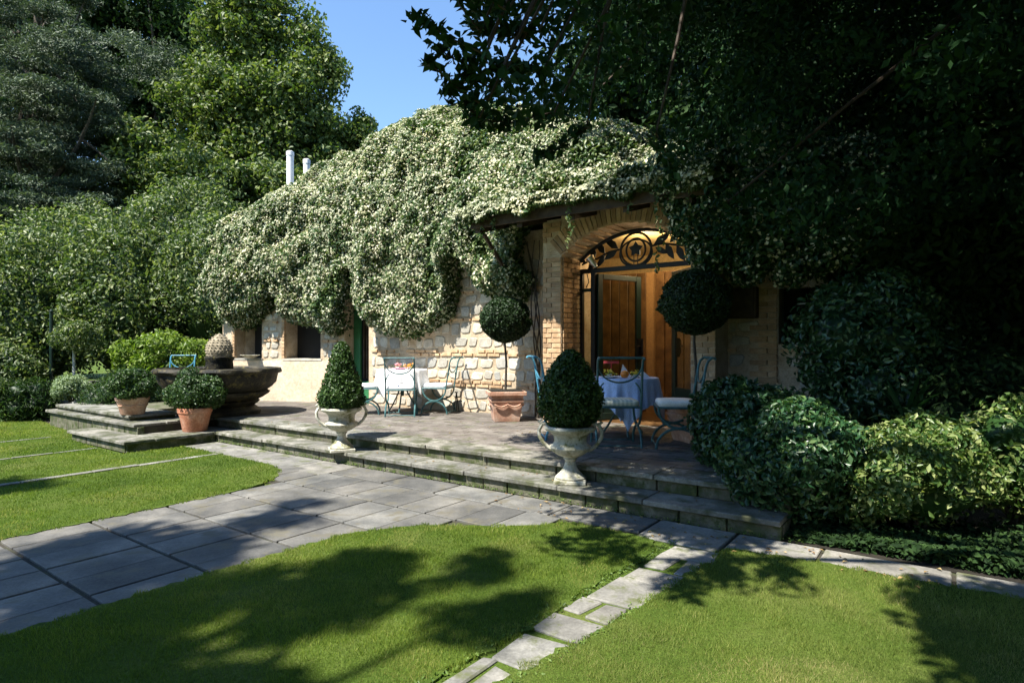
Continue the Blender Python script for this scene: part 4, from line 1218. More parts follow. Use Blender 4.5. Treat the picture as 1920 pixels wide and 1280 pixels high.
def make_table(label, x, y, r):
    t = thing('round_table', label, 'table', (x, y, T2))
    m = MB(); m.lathe([(r, .715), (r, .74)], 36); m.build('tabletop', M['teal'], t, local=True)
    m = MB(); m.lathe([(.03, .28), (.03, .715)], 12); m.build('column', M['teal'], t, local=True)
    for k in range(3):
        a = k * 2 * PI / 3 + .5; m = MB()
        m.tube([(.03 * math.cos(a), .03 * math.sin(a), .5), (.1 * math.cos(a), .1 * math.sin(a), .32), (.22 * math.cos(a), .22 * math.sin(a), .12), (.3 * math.cos(a), .3 * math.sin(a), .012)], .014, 6); m.build('leg', M['teal'], t, True, local=True)
    return t
def cloth(label, x, y, r, half, mt, rz, seed, group=None):
    """square cloth on a round top: corners hang lowest, folds between"""
    rs = random.Random(seed); n = 144; mb = MB(); vs = [(x, y, T2 + .746)]
    rings = 16; ph = [rs.uniform(0, 6.3) for _ in range(4)]
    drop_at = []
    for k in range(n):
        a = 2 * PI * k / n
        aa = (a - rz + PI / 4) % (PI / 2) - PI / 4
        ext = half / math.cos(aa)
        drop_at.append(max(ext - r, .05))
    for j in range(rings):
        for k in range(n):
            a = 2 * PI * k / n
            if j < 3: rr = r * (j + 1) / 3; z = .746
            else:
                f = (j - 2) / (rings - 3); d = drop_at[k] * f
                w = min(1, d / .35)
                fold = .040 * w * (math.sin(a * 9 + ph[0]) * .6 + math.sin(a * 14 + ph[1]) * .4) + .02 * w * math.sin(a * 23 + ph[2])
                rr = r + .012 + .03 * w + fold; z = .744 - d * .985
                z = max(z, .02)
            vs.append((x + rr * math.cos(a), y + rr * math.sin(a), T2 + z))
    fs = [(0, 1 + k, 1 + (k + 1) % n) for k in range(n)]
    for j in range(rings - 1):
        for k in range(n):
            a = 1 + j * n + k; b = 1 + j * n + (k + 1) % n; fs.append((a, b, b + n, a + n))
    mb.add(vs, fs); o = mb.build('tablecloth', mt, smooth=True); props(o, label, 'tablecloth', group)
    return o
# right table
TX, TY = 1.45, 7.78
make_table('round iron table under pale blue cloth before the doors', TX, TY, .42)
cloth('pale blue and white tablecloth with one corner hanging to the floor, by the doors', TX, TY, .43, .76, M['bluecloth'], R(40), 3)
make_chair('teal iron chair with checked cushion, its back to the lawn, at the blue-clothed table', 1.20, 6.98, 0, M['teal'], M['check'], 1.06)
make_chair('teal iron chair in side view right of the blue-clothed table, plain cushion', 1.88, 6.92, R(82), M['teal'], M['cushion'], 1.06)
make_chair('blue iron chair half hidden behind the egg-shaped topiary', .62, 7.62, R(-82), M['blue'], M['cushion'], 1.06)
# left table
UXp, UYp = -1.93, 10.62
make_table('round iron table under the white cloth against the sunlit stone wall', UXp, UYp, .42)
cloth('bright white tablecloth in full sun on the table by the stone wall', UXp, UYp, .43, .66, M['white'], R(10), 5)
make_chair('iron chair in front of the sunlit white table, its back to the lawn', -1.83, 9.98, R(4), M['teal'], M['white'])
make_chair('pale teal iron chair in side view right of the sunlit white table', -1.27, 10.42, R(78), M['teal'], M['white'])
make_chair('teal iron chair behind the slim cone topiary, left of the sunlit white table', -2.50, 10.30, R(-80), M['teal'], M['white'])
make_chair('blue iron chair behind the fountain basin near the lime green shrub', -6.85, 12.35, R(190), M['blue'], M['cushion'])
# table settings
def onright(dx, dy): return (TX + dx, TY + dy, T2 + .748)
def onleft(dx, dy): return (UXp + dx, UYp + dy, T2 + .748)
def plate(pos, label, r=.12, m_='china'):
    m = MB(); m.lathe([(r * .5, 0), (r * .55, .004), (r, .018), (r, .022), (r * .6, .012), (0, .010)], 28, pos); o = m.build('plate', M[m_], smooth=True); props(o, label, 'plate', 'plates on the garden tables'); return o
def orange(pos, label):
    m = MB(); m.lathe([(.001, 0), (.036, .009), (.056, .048), (.04, .086), (.001, .098)], 16, pos); o = m.build('orange', M['orange'], smooth=True); props(o, label, 'fruit'); return o
def flowers(pos, label, mt, n=40, s=.035, r=.06):
    t = thing('flower_posy', label, 'flowers', pos)
    P = np.array(pos) + np.column_stack([rng.normal(0, r * .5, n), rng.normal(0, r * .5, n), rng.uniform(.03, .1, n)])
    leaves('petals', P, np.tile([[0, -.3, 1.]], (n, 1)), s, mt, t, .8)
    P = np.array(pos) + np.column_stack([rng.normal(0, r * .6, n), rng.normal(0, r * .6, n), rng.uniform(.005, .06, n)])
    leaves('greenery', P, np.tile([[0, -.3, 1.]], (n, 1)), s * 1.2, M['lime'], t, .4)
    m = MB(); m.lathe([(.025, 0), (.035, .03), (.03, .045)], 14, pos); m.build('vase', M['china'], t, True); return t
M['petal_y'] = leafmat('yellow_flower_petals', [(.6, .5, .06), (.75, .65, .15)], .6, .3)
M['petal_o'] = leafmat('orange_flower_petals', [(.7, .25, .04), (.8, .4, .08)], .6, .3)
M['petal_p'] = leafmat('pink_flower_petals', [(.6, .2, .3), (.75, .4, .5)], .6, .3)
plate(onright(-.22, -.2), 'white plate at the front left of the blue-clothed table')
plate(onright(.2, .1), 'white plate at the right of the blue-clothed table')
orange(onright(-.04, -.24), 'bright orange at the middle front of the blue-clothed table')
flowers(onright(-.2, -.06), 'yellow flowers with greenery left of the orange', M['petal_y'])
flowers(onright(.09, -.22), 'yellow flowers right of the orange on the blue-clothed table', M['petal_y'], 30)
for (pos, label, hgt) in ((onright(.02, .0), 'white napkin folded to a point in the middle of the blue-clothed table', .17), (onright(.24, -.1), 'smaller white folded napkin at the right of the blue-clothed table', .1)):
    m = MB(); s = .07; b = [(-s, -s * .5, 0), (s, -s * .5, 0), (s, s * .5, 0), (-s, s * .5, 0)]
    m.add([(pos[0] + a, pos[1] + b_, pos[2] + c) for a, b_, c in b] + [(pos[0] - s * .6, pos[1], pos[2] + hgt), (pos[0] - .2 * s, pos[1] + .01, pos[2] + hgt * .8)], [(0, 1, 4), (1, 5, 4), (1, 2, 5), (2, 3, 5), (3, 4, 5), (3, 0, 4), (0, 3, 2, 1)])
    o = m.build('napkin', M['white']); props(o, label, 'napkin')
m = MB(); c = onright(-.2, .12); m.lathe([(.04, 0), (.005, .01), (.005, .12), (.04, .15), (.045, .2), (.038, .24)], 16, c); o = m.build('wine_glass', M['glass'], smooth=True); props(o, 'stemmed glass at the back left of the blue-clothed table', 'glass')
m = MB(); c = onright(-.16, .05); m.box((c[0], c[1], c[2] + .19), (.2, .03, .03), .1); m.tube([(c[0], c[1], c[2]), (c[0], c[1], c[2] + .18)], .008, 6); o = m.build('card_holder', M['red'], bevel=.003); props(o, 'red topped little stand behind the greenery on the blue-clothed table', 'table stand')
plate(onleft(-.02, -.1), 'pink plate on the sunlit white table', .14, 'pink')
flowers(onleft(.12, -.02), 'orange flowers in a small vase on the sunlit white table', M['petal_o'], 40)
flowers(onleft(-.1, .08), 'pink flowers in a small vase on the sunlit white table', M['petal_p'], 40)
m = MB(); c = onleft(-.28, .0); m.lathe([(.04, 0), (.005, .01), (.005, .1), (.04, .13), (.045, .17), (.038, .2)], 16, c); o = m.build('wine_glass', M['glass'], smooth=True); props(o, 'stemmed glass at the left of the sunlit white table', 'glass')
# little iron stand by the wall
t = thing('iron_stand', 'small folded iron stand leaning by the stone wall right of the white table', 'stand', (-.98, 10.62, T2))
for s in (-1, 1):
    m = MB(); m.tube([(s * .05, -.03, 0), (s * .02, 0, .2), (0, .03, .34)], .009, 6); m.build('leg', M['blackiron'], t, local=True)
m = MB(); m.tube([(0, .09, 0), (0, .05, .2), (0, .02, .34)], .009, 6); m.build('leg', M['blackiron'], t, local=True)
m = MB(); m.tube([(-.03, 0, .34), (.03, 0, .34)], .012, 6); m.build('hinge', M['blackiron'], t, local=True)
# bowl on the niche sill, small wall plaque
w_ = W(12.0, 7.1, 1.205); m = MB(); m.lathe([(.05, 0), (.12, .03), (.2, .07), (.19, .075), (.1, .03), (0, .02)], 24, tuple(w_)); o = m.build('bowl', M['silver'] if False else M['urn'], smooth=True); props(o, 'shallow pale bowl on the sill of the leftmost niche', 'bowl')

# ================================================================== SHRUBS AND PLANTS
shrub('laurel_shrub', 'rounded glossy green shrub at the right end of the terrace, behind the other', (2.3, 5.75, .62), (.56, .5, .52), 20000, .07, M['laurel'], group='rounded shrubs in the right bed')
shrub('laurel_shrub', 'rounded glossy green shrub in front, overhanging the end of the steps', (2.32, 4.88, .46), (.52, .48, .48), 20000, .06, M['laurel'], group='rounded shrubs in the right bed')
shrub('spotted_shrub', 'sunlit pale yellow-green shrub in the middle of the right bed', (3.1, 4.62, .42), (.56, .5, .43), 19000, .052, M['spotleaf'], lumps=40, lr=.27, spread=.8, group='rounded shrubs in the right bed')
shrub('spotted_shrub', 'half-lit pale shrub cut by the right edge of the picture', (4.05, 4.85, .50), (.5, .5, .48), 12000, .055, M['spotleaf'], group='rounded shrubs in the right bed')
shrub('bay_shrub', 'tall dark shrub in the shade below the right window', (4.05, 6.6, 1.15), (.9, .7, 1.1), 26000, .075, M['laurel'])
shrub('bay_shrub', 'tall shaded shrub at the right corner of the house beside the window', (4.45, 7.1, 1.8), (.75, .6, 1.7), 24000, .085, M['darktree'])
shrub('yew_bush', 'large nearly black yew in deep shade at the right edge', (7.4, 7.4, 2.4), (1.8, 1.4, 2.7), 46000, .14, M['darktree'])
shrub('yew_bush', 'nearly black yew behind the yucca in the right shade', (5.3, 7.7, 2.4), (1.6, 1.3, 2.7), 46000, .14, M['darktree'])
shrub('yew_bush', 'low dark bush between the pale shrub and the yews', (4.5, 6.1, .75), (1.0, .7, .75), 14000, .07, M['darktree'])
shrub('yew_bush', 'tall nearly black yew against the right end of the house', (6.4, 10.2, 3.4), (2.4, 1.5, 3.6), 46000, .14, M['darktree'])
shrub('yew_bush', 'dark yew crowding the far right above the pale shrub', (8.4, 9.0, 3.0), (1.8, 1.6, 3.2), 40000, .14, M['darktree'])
t = thing('yucca', 'spiky sword-leaved yucca in the shade behind the right shrubs', 'plant', (3.75, 5.75, .1))
V = []; F = []
for k in range(46):
    a = rng.uniform(0, 2 * PI); el = rng.uniform(.25, 1.35); L = rng.uniform(.45, .7); prev = None
    d = np.array([math.cos(a) * math.cos(el), math.sin(a) * math.cos(el), math.sin(el)]); s = np.array([-math.sin(a), math.cos(a), 0]) * .022
    b = np.array([3.75, 5.75, .75]); n0 = len(V)
    for i, (f, wd) in enumerate(((0, .7), (.4, 1), (.8, .7), (1, .02))):
        c = b + d * L * f - np.array([0, 0, .22 * f * f * math.cos(el)]); V += [c - s * wd, c + s * wd]
    for i in range(3): F += [(n0 + 2 * i, n0 + 2 * i + 1, n0 + 2 * i + 3), (n0 + 2 * i, n0 + 2 * i + 3, n0 + 2 * i + 2)]
V = np.array(V) - np.array(wloc(t)); F = np.array(F); link(bpy.data.objects.new('leaf_rosette', tri_mesh('leaf_rosette', V, F, np.repeat(rng.random(46), 6), M['laurel'])), t)
m = MB(); m.tube([(3.75, 5.75, .0), (3.75, 5.75, .78)], [.07, .05], 8); m.build('stem', M['bark'], t)
P = []  # dark leaves added over the bed front in place of its shade
for k in range(26000):
    p_, q = rng.uniform(-4, 1.06), 4.87 + abs(rng.normal(0, .5)); a_ = W(p_, q)
    P.append((a_.x, a_.y, rng.uniform(.01,   .03 + .10 * float(N1(a_.x * 5 + 9, a_.y * 5 + 9)))))
P = np.array(P); o = leaves('ground_cover', P, np.tile([[-.1, -.3, 1.]], (len(P), 1)), .05, M['darktree'], None, .6); props(o, 'low dark ivy ground cover at the front of the right bed', 'ground cover', kind='stuff')
# soil of the right bed
mb = MB(); mb.add([W(2.0, 4.86, .0), W(.2, 4.80, .0), W(-8, 4.6, .0), W(-10, 14, .0), W(.9, 14, .0)], [(0, 1, 2, 3, 4)])
o = mb.build('shrub_bed', M['soil']); o.location.z = 0.004; props(o, 'dark soil bed under the right shrubs', kind='structure')
mb = MB(); mb.add([W(13.3, 4.1), W(17, 4.3), W(30, 5), W(30, 40), W(-8, 40), W(-8, 12.5), W(13.5, 12.5)], [(0, 1, 2, 3, 4, 5, 6)])
o = mb.build('woodland_bed', M['soil']); o.location.z = -0.004; props(o, 'dark soil under the trees behind the house', kind='structure')

# left background
shrub('lime_shrub', 'bright lime green shrub behind the fountain', (-7.55, 13.2, .9), (1.15, .8, .72), 20000, .10, M['lime'], lumps=60, lr=.2, spread=.84, shell=(.5, 1.4))
shrub('juniper_bush', 'low feathery dark green bush left of the box balls', (-7.35, 11.5, .5), (.75, .6, .42), 12000, .07, M['box'], asp=.2)
shrub('heath_clump', 'spiky low green clump at the foot of the shrubs on the left', (-9.5, 11.9, .3), (.62, .5, .5), 9000, .10, M['box'], asp=.12, lumps=14)
shrub('silver_ball_shrub', 'small clipped pale silvery ball at the lawn edge', (-8.78, 12.0, .62), (.36, .36, .26), 7000, .045, M['silver'], lumps=16, lr=.3)
t = thing('standard_tree', 'small standard tree with a bare pale stem behind the silvery ball', 'small tree', (-9.45, 13.0, 0))
bl = lumpy((-9.45, 13.0, 1.62), (.55, .5, .3), 16, .4); P, Nn = blob_pts(bl, 7000, (.7, 1.15)); leaves('crown', P, Nn, .07, M['hedge'], t, .45)
m = MB(); m.tube([(-9.45, 13, 0), (-9.45, 13, 1.5)], [.035, .025], 8); m.build('stem', M['stone2'], t)
t = thing('garden_post', 'thin green post standing among the left shrubs', 'post', (-10.55, 13.8, 0))
m = MB(); m.tube([(-10.55, 13.8, 0), (-10.55, 13.8, 2.25)], .035, 8); m.build('post', M['greenmetal'], t)
m = MB(); m.lathe([(.045, 2.24), (.05, 2.27), (.0, 2.31)], 12, (-10.55, 13.8, 0)); m.build('cap', M['greenmetal'], t)
# tall sunny shrubs left of the house
sh = [('loose sunny shrub with pale flecked leaves beside the jasmine', (-7.6, 15.6, 2.6), (1.55, 1.3, 2.1)),
      ('tall leafy shrub in front of the woods, second from the jasmine', (-9.9, 15.4, 2.3), (1.5, 1.3, 2.3)),
      ('broad leafy shrub at the left behind the green post', (-12.2, 15.2, 2.0), (1.6, 1.3, 2.2)),
      ('leafy shrub cut by the left edge of the picture', (-14.2, 14.9, 1.8), (1.6, 1.4, 2.1)),
      ('upper domed shrub above the jasmine end', (-9.2, 17.5, 4.1), (1.9, 1.6, 1.9)),
      ('domed shrub rising behind the left shrubs', (-12.5, 17.6, 3.4), (2.2, 1.7, 1.9))]
for lb, c, r in sh:
    shrub('flowering_shrub', lb, c, r, 38000, .115, M['hedge'], lumps=120, lr=.2, spread=.86, shell=(.5, 1.4), group='tall sunny shrubs left of the house', core=.78)
shrub('flowering_shrub', 'low bright shrub at the foot of the left shrubs', (-11.6, 13.6, .8), (1.1, .7, .75), 12000, .09, M['hedge'], lumps=40, lr=.26, shell=(.5, 1.4), group='tall sunny shrubs left of the house')
shrub('flowering_shrub', 'low leafy shrub at far left above the pot', (-12.6, 12.9, .9), (1.0, .7, .9), 10000, .09, M['hedge'], lumps=40, lr=.26, shell=(.5, 1.4), group='tall sunny shrubs left of the house')

# background trees
def T(px, py, Y): return ((px - 960) / FPX * Y, Y, EYE + (HOR - py) / FPX * Y)
def crown(items, Y, dep=.8):
    out = []
    for (px, py, rx, ry) in items:
        c = T(px, py, Y); s = Y / FPX; out.append((c[0], c[1], c[2], rx * s, rx * s * dep, ry * s))
    return out
cr = crown([(500, 60, 90, 90), (560, 180, 80, 90), (480, 220, 110, 110), (570, 290, 75, 60), (440, 60, 70, 90), (400, 200, 80, 120), (620, 245, 40, 45), (420, 320, 110, 60)], 24)
tree('broadleaf_tree', 'tall sunlit broadleaf tree standing behind the white flues', (T(500, 600, 24)[0], 24, 0), T(500, 120, 24), cr, 330, .7, 66000, .20, M['decid'], trunk_r=.3, group='trees behind the garden house')
cr = crown([(670, 255, 28, 34), (640, 285, 30, 30), (690, 240, 10, 14)], 25)
tree('broadleaf_tree', 'small treetop showing right of the big sunlit tree', (T(660, 600, 25)[0], 25, 0), T(660, 280, 25), cr, 40, .5, 6000, .2, M['decid'], trunk_r=.15, group='trees behind the garden house')
cr = crown([(250, 60, 130, 110), (330, 200, 120, 120), (200, 200, 110, 110), (350, 50, 100, 90), (120, 30, 120, 80)], 30)
tree('dark_tree', 'dark tree with sky showing between its leaves behind the cedar', (T(280, 600, 30)[0], 30, 0), T(290, 40, 30), cr, 330, .95, 42000, .26, M['darktree'], trunk_r=.4, limbs=30, group='trees behind the garden house', fill=.1)
cr = crown([(300, 330, 70, 50), (380, 350, 90, 50), (470, 350, 80, 45), (270, 280, 50, 40), (530, 350, 40, 25)], 21)
tree('broadleaf_tree', 'lower yellow-green tree between the cedar and the flues', (T(370, 650, 21)[0], 21, 0), T(370, 330, 21), cr, 150, .6, 36000, .18, M['decid'], trunk_r=.2, group='trees behind the garden house')
# cedar: flat drooping tiers
tiers = []
for (px, py, L) in ((20, 60, 130), (190, 50, 120), (100, 150, 120), (110, 200, 150), (40, 240, 120), (130, 270, 130), (60, 320, 140), (150, 350, 110), (0, 380, 120), (100, 400, 110), (180, 230, 80), (30, 140, 80), (60, 0, 120), (60, -60, 90), (150, 110, 90), (200, 310, 60), (160, 180, 90), (-60, 250, 120), (-80, 120, 140)):
    c = T(px, py, 20 + rng.uniform(-1, 1)); s = 20 / FPX
    for k in range(30):
        a = rng.uniform(0, 2 * PI); r_ = L * s * math.sqrt(rng.random())
        tiers.append((c[0] + r_ * math.cos(a), c[1] + r_ * .8 * math.sin(a), c[2] - .42 * r_ ** 1.25 + rng.normal(0, .22), .5, .5, .13))
tree('cedar_tree', 'grey-green cedar with drooping tiers at the left edge', (T(60, 600, 20)[0], 20, 0), T(70, 30, 20), None, 0, 0, 110000, .15, M['cedar'], trunk_r=.22, clumps=np.array(tiers), asp=.16, droop=.6, group='trees behind the garden house', limbs=16)
cr = crown([(-40, 300, 160, 250), (120, 420, 150, 120), (300, 430, 150, 100), (60, 520, 160, 80), (-100, 60, 150, 160)], 27)
tree('dark_tree', 'dark trees filling the gaps low behind the cedar and shrubs', (T(100, 650, 27)[0], 27, 0), T(60, 300, 27), cr, 330, 1.1, 42000, .3, M['darktree'], trunk_r=.4, group='trees behind the garden house')
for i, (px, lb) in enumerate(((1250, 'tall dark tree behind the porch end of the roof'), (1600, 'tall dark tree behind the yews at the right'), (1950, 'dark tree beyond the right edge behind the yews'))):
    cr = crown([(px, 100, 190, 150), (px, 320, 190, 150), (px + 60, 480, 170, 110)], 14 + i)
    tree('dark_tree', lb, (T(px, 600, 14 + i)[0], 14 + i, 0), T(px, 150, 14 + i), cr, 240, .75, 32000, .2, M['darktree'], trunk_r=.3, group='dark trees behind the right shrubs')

# ================================================================== OVERHEAD TREE AND SHADE
LIT = [((3.1, 4.5, .6), .85), ((2.7, 4.05, 0), .25), ((3.0, 4.0, 0), .3), ((0, 3.3, 0), .75), ((-.4, 4.2, 0), .6), ((1.45, 2.95, 0), .5), ((1.0, 2.6, 0), .6), ((.4, 2.6, 0), .5), ((2.0, 3.5, 0), .2),
       ((-.8, 8.6, .3), .9), ((-2.5, 9.5, .3), 1.6), ((-4, 9, .3), 2), ((-1.9, 11, 1.2), 1.3), ((-.9, 10.6, 1.6), .7), ((-3.8, 11, 2), 2.0), ((-5.5, 7.5, 0), 2.2), ((-1.5, 7.5, .3), .7), ((-6, 12, 2), 2.5), ((-1.5, 10, 3.8), 2.2), ((.7, 8.8, 3.9), .9), ((-.2, 9.6, 4.6), 1.0), ((1.9, 8.2, 4.3), .5), ((-1.1, 5.6, 0), .5),
       ((-9, 13, 2), 4.5)]
def litblock(x, y, z, r=0.0):
    for (a, b, c), rad in LIT:
        h = z - c
        if h <= 0: continue
        dx, dy = a + SX * h - x, b + SY * h - y
        if dx * dx + dy * dy < (rad + r) ** 2: return True
    return False
crown_zone = [(1020, -400), (2600, -400), (2600, 560), (1560, 500), (1480, 360), (1290, 330), (1240, 262), (1180, 225), (1100, 262), (1000, 270), (900, 235), (862, 190), (872, 120), (868, 40), (862, -60), (800, -400)]
cl = []
tries = 0
while len(cl) < 520 and tries < 60000:
    tries += 1
    x, y, z = rng.uniform(-.9, 7.5), rng.uniform(3.6, 9.5), rng.uniform(2.7, 8.0)
    px, py = proj(x, y, z)
    r_ = rng.uniform(.22, .42); rp = r_ / y * FPX
    if not in_poly(np.array([px - rp * .8, px + rp * .8, px, px]), np.array([py, py, py + rp * .7, py]), crown_zone).all(): continue
    if litblock(x, y, z, r_ * .7): continue
    cl.append((x, y, z, r_, r_, r_ * .8))
tries = 0; base_n = len(cl)
while len(cl) < base_n + 260 and tries < 60000:
    tries += 1
    x, y, z = rng.uniform(1.4, 9), rng.uniform(5.0, 10.5), rng.uniform(2.6, 8.5)
    px, py = proj(x, y, z)
    r_ = rng.uniform(.3, .5)
    if px < 1330 or px > 2150 or py > 520 or py < -300 or litblock(x, y, z, r_ * .9): continue
    cl.append((x, y, z, r_, r_, r_ * .8))
# sprays reaching out to the left against the sky
sprays = []
def spray(pts, Y, n):
    q3 = [np.array(T(a, b, Y)) for a, b in pts]
    for i in range(n):
        f = rng.random() * (len(q3) - 1); k = int(f); p_ = q3[k] + (q3[min(k + 1, len(q3) - 1)] - q3[k]) * (f - k)
        sprays.append(p_ + rng.normal(0, .028, 3))
    return [Vector(v) for v in q3]
sp1 = [spray([(900, 60), (862, 10), (850, -30)], 3.6, 40), spray([(905, 100), (850, 75), (815, 55), (790, 38), (768, 22)], 3.6, 75), spray([(900, 130), (870, 120), (840, 105), (812, 80)], 3.7, 60), spray([(910, 200), (870, 175), (840, 150), (812, 125), (798, 113)], 3.7, 80), spray([(900, 220), (860, 190), (835, 165)], 3.8, 50), spray([(950, 20), (900, -10), (858, -10)], 3.6, 60), spray([(930, 170), (890, 150), (866, 140)], 3.8, 60), spray([(1040, 210), (960, 230), (900, 225), (880, 215)], 4.2, 120), spray([(1100, 240), (1040, 280), (1000, 300)], 4.6, 90), spray([(1010, 60), (940, 60), (880, 50)], 3.9, 130), spray([(1020, 130), (950, 130), (890, 110)], 3.9, 130), spray([(1230, 250), (1255, 300), (1262, 345)], 4.2, 70)]
ot = thing('overhanging_tree', 'near dark-leaved tree hanging over the porch and steps from the upper right', 'tree', (9.2, 6.2, 0))
cl = np.array(cl)
P, Nn = blob_pts(cl, 95000, (.25, 1.12), 0)
Pn = np.concatenate([P, np.array(sprays)]); Nn = np.concatenate([Nn, sph(len(sprays)) + np.array([0, 0, .8])])
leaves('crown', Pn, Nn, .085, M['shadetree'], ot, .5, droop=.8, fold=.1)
m = MB(); limb(m, (9.2, 6.2, 0), (7.6, 5.6, 8.0), .26, .15, .03, 10, 8); m.build('trunk', M['bark'], ot, smooth=True)
m = MB(); B0 = Vector((9.2, 6.2, 0)); T0 = Vector((7.6, 5.6, 8.0))
for i in rng.permutation(len(cl))[:14]:
    limb(m, B0.lerp(T0, rng.uniform(.55, 1)), cl[i][:3], .06, .012, .16, 5, 8)
hub = Vector((1.5, 4.6, 6.3)); limb(m, T0, hub, .10, .05, .05, 6, 6)
for q3 in sp1:
    limb(m, hub, q3[0], .03, .008, .05, 5, 5); m.tube(q3, [.007 - .004 * i / len(q3) for i in range(len(q3))], 4)
m.build('branch', M['darkwood'], ot)

# big trees behind the photographer: only their shade is seen
def shade_clumps(poly_px, h_lo, h_hi, n, r_, zplane=0.0, world_poly=None):
    poly = world_poly or [tuple(G(a, b, zplane)[:2]) for a, b in poly_px]
    xs = [a for a, b in poly]; ys = [b for a, b in poly]; out = []; tr = 0
    while len(out) < n and tr < n * 80:
        tr += 1
        x, y = rng.uniform(min(xs), max(xs)), rng.uniform(min(ys), max(ys))
        if not in_poly(np.array([x]), np.array([y]), poly)[0]: continue
        h = rng.uniform(h_lo, h_hi); X, Yy, Z = x + SX * h, y + SY * h, zplane + h
        if Yy > .2:
            px, py = proj(X, Yy, Z); rp = r_ * 1.3 / Yy * FPX
            if -rp < px < 1920 + rp and py > -rp - 20: 
                if not in_poly(np.array([px]), np.array([py]), crown_zone)[0]: continue
        rr = r_ * rng.uniform(.7, 1.3); out.append((X, Yy, Z, rr, rr, rr * .7))
    return out
far = []
far += shade_clumps([(-700, 1290), (-700, 1700), (300, 1420), (230, 1270), (380, 1190), (440, 1100), (0, 1210)], 9, 12, 66, .33)
far += shade_clumps([(440, 1095), (640, 1045), (770, 1050), (800, 1085), (690, 1160), (520, 1225), (380, 1200)], 9, 12, 20, .24)
far += shade_clumps([(230, 1270), (480, 1240), (520, 1300), (300, 1420)], 9, 12, 6, .22)
far += shade_clumps([(0, 1180), (0, 1040), (60, 1030), (330, 985), (420, 1000), (380, 1060)], 9, 12, 42, .3)
far += shade_clumps([(330, 975), (560, 945), (640, 955), (500, 1000), (420, 985)], 9, 12, 6, .22)
far += shade_clumps([(860, 1160), (990, 1120), (1010, 1150), (900, 1190)], 9, 12, 7, .2)
far += shade_clumps([(780, 1090), (860, 1040), (960, 1050), (880, 1110)], 9, 12, 5, .18)
far += shade_clumps([(-60, 905), (80, 905), (90, 935), (-60, 945)], 9, 12, 8, .28)
near = []
near += shade_clumps([(985, 990), (1060, 985), (1280, 1030), (1220, 1060), (1110, 1075), (1040, 1040)], 4.2, 5.4, 16, .17)
near += shade_clumps([(1060, 960), (1500, 1000), (1540, 1040), (1300, 1035), (1120, 985)], 4.2, 5.6, 30, .22)
near += shade_clumps([(1300, 1045), (1400, 1050), (1400, 1100), (1260, 1140), (1240, 1110)], 4.2, 5.4, 16, .16)
near += shade_clumps([(1440, 1050), (1540, 1100), (1480, 1140)], 4.2, 5.4, 10, .15)
near += shade_clumps([(1600, 1180), (1700, 1110), (1900, 1100), (2300, 1150), (2300, 1500), (1560, 1500), (1580, 1260)], 4.2, 6.0, 240, .3)
near += shade_clumps([(1560, 1200), (1660, 1130), (1720, 1300), (1540, 1330)], 4.2, 5.2, 26, .2)
near += shade_clumps(None, 4.2, 6.5, 60, .3, T1, [(1.3, 4.9), (2.6, 4.3), (2.6, 5.9), (1.2, 6.4), (.4, 6.1)])
near += shade_clumps(None, 4.5, 7.5, 90, .45, T2, [(.6, 6.1), (2.4, 5.8), (3.2, 7.4), (1.8, 8.4), (1.0, 8.2), (.2, 7.3)])
near += shade_clumps(None, 5.5, 8.5, 200, .6, 0, [(3.4, 5.6), (9, 5), (10, 12), (3.8, 12), (2.6, 8.0)])
near += shade_clumps(None, 4.2, 6.5, 34, .26, T1, [(1.0, 4.7), (3.2, 4.7), (3.6, 5.4), (1.0, 5.4)])
near = [c for c in near if not litblock(c[0], c[1], c[2], c[3] * .8)]
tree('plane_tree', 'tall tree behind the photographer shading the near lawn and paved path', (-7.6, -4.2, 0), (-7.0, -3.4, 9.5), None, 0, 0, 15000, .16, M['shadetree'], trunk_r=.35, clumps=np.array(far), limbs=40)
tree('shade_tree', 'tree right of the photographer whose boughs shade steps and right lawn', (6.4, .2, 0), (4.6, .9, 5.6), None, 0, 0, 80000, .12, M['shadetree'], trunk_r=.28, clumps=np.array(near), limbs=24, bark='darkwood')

# unseen trees added round the lawn behind the photographer to cut skylight
for i, (bx_, by_, hh) in enumerate(((-14, -7, 11), (-7, -13, 11.5), (1, -14, 11), (8, -11, 12), (12.5, -4, 12), (13, 3.5, 12))):
    cb_ = [(bx_, by_, hh * .35, 3.4, 3.2, hh * .33), (bx_ + 1, by_, hh * .68, 3.2, 3.0, hh * .3)]
    tree('dark_tree', ['tall dense tree at the far left behind the photographer', 'tall dense tree behind the photographer, left of the middle', 'tall dense tree straight behind the photographer', 'tall dense tree behind the photographer, right of the middle', 'tall dense tree to the right of and behind the photographer', 'tall dense tree beyond the right edge of the picture, level with the lawn'][i], (bx_, by_, 0), (bx_, by_, hh * .8), cb_, 150, 1.3, 9000, .6, M['darktree'], trunk_r=.35, group='trees closing the garden behind the photographer', limbs=10)
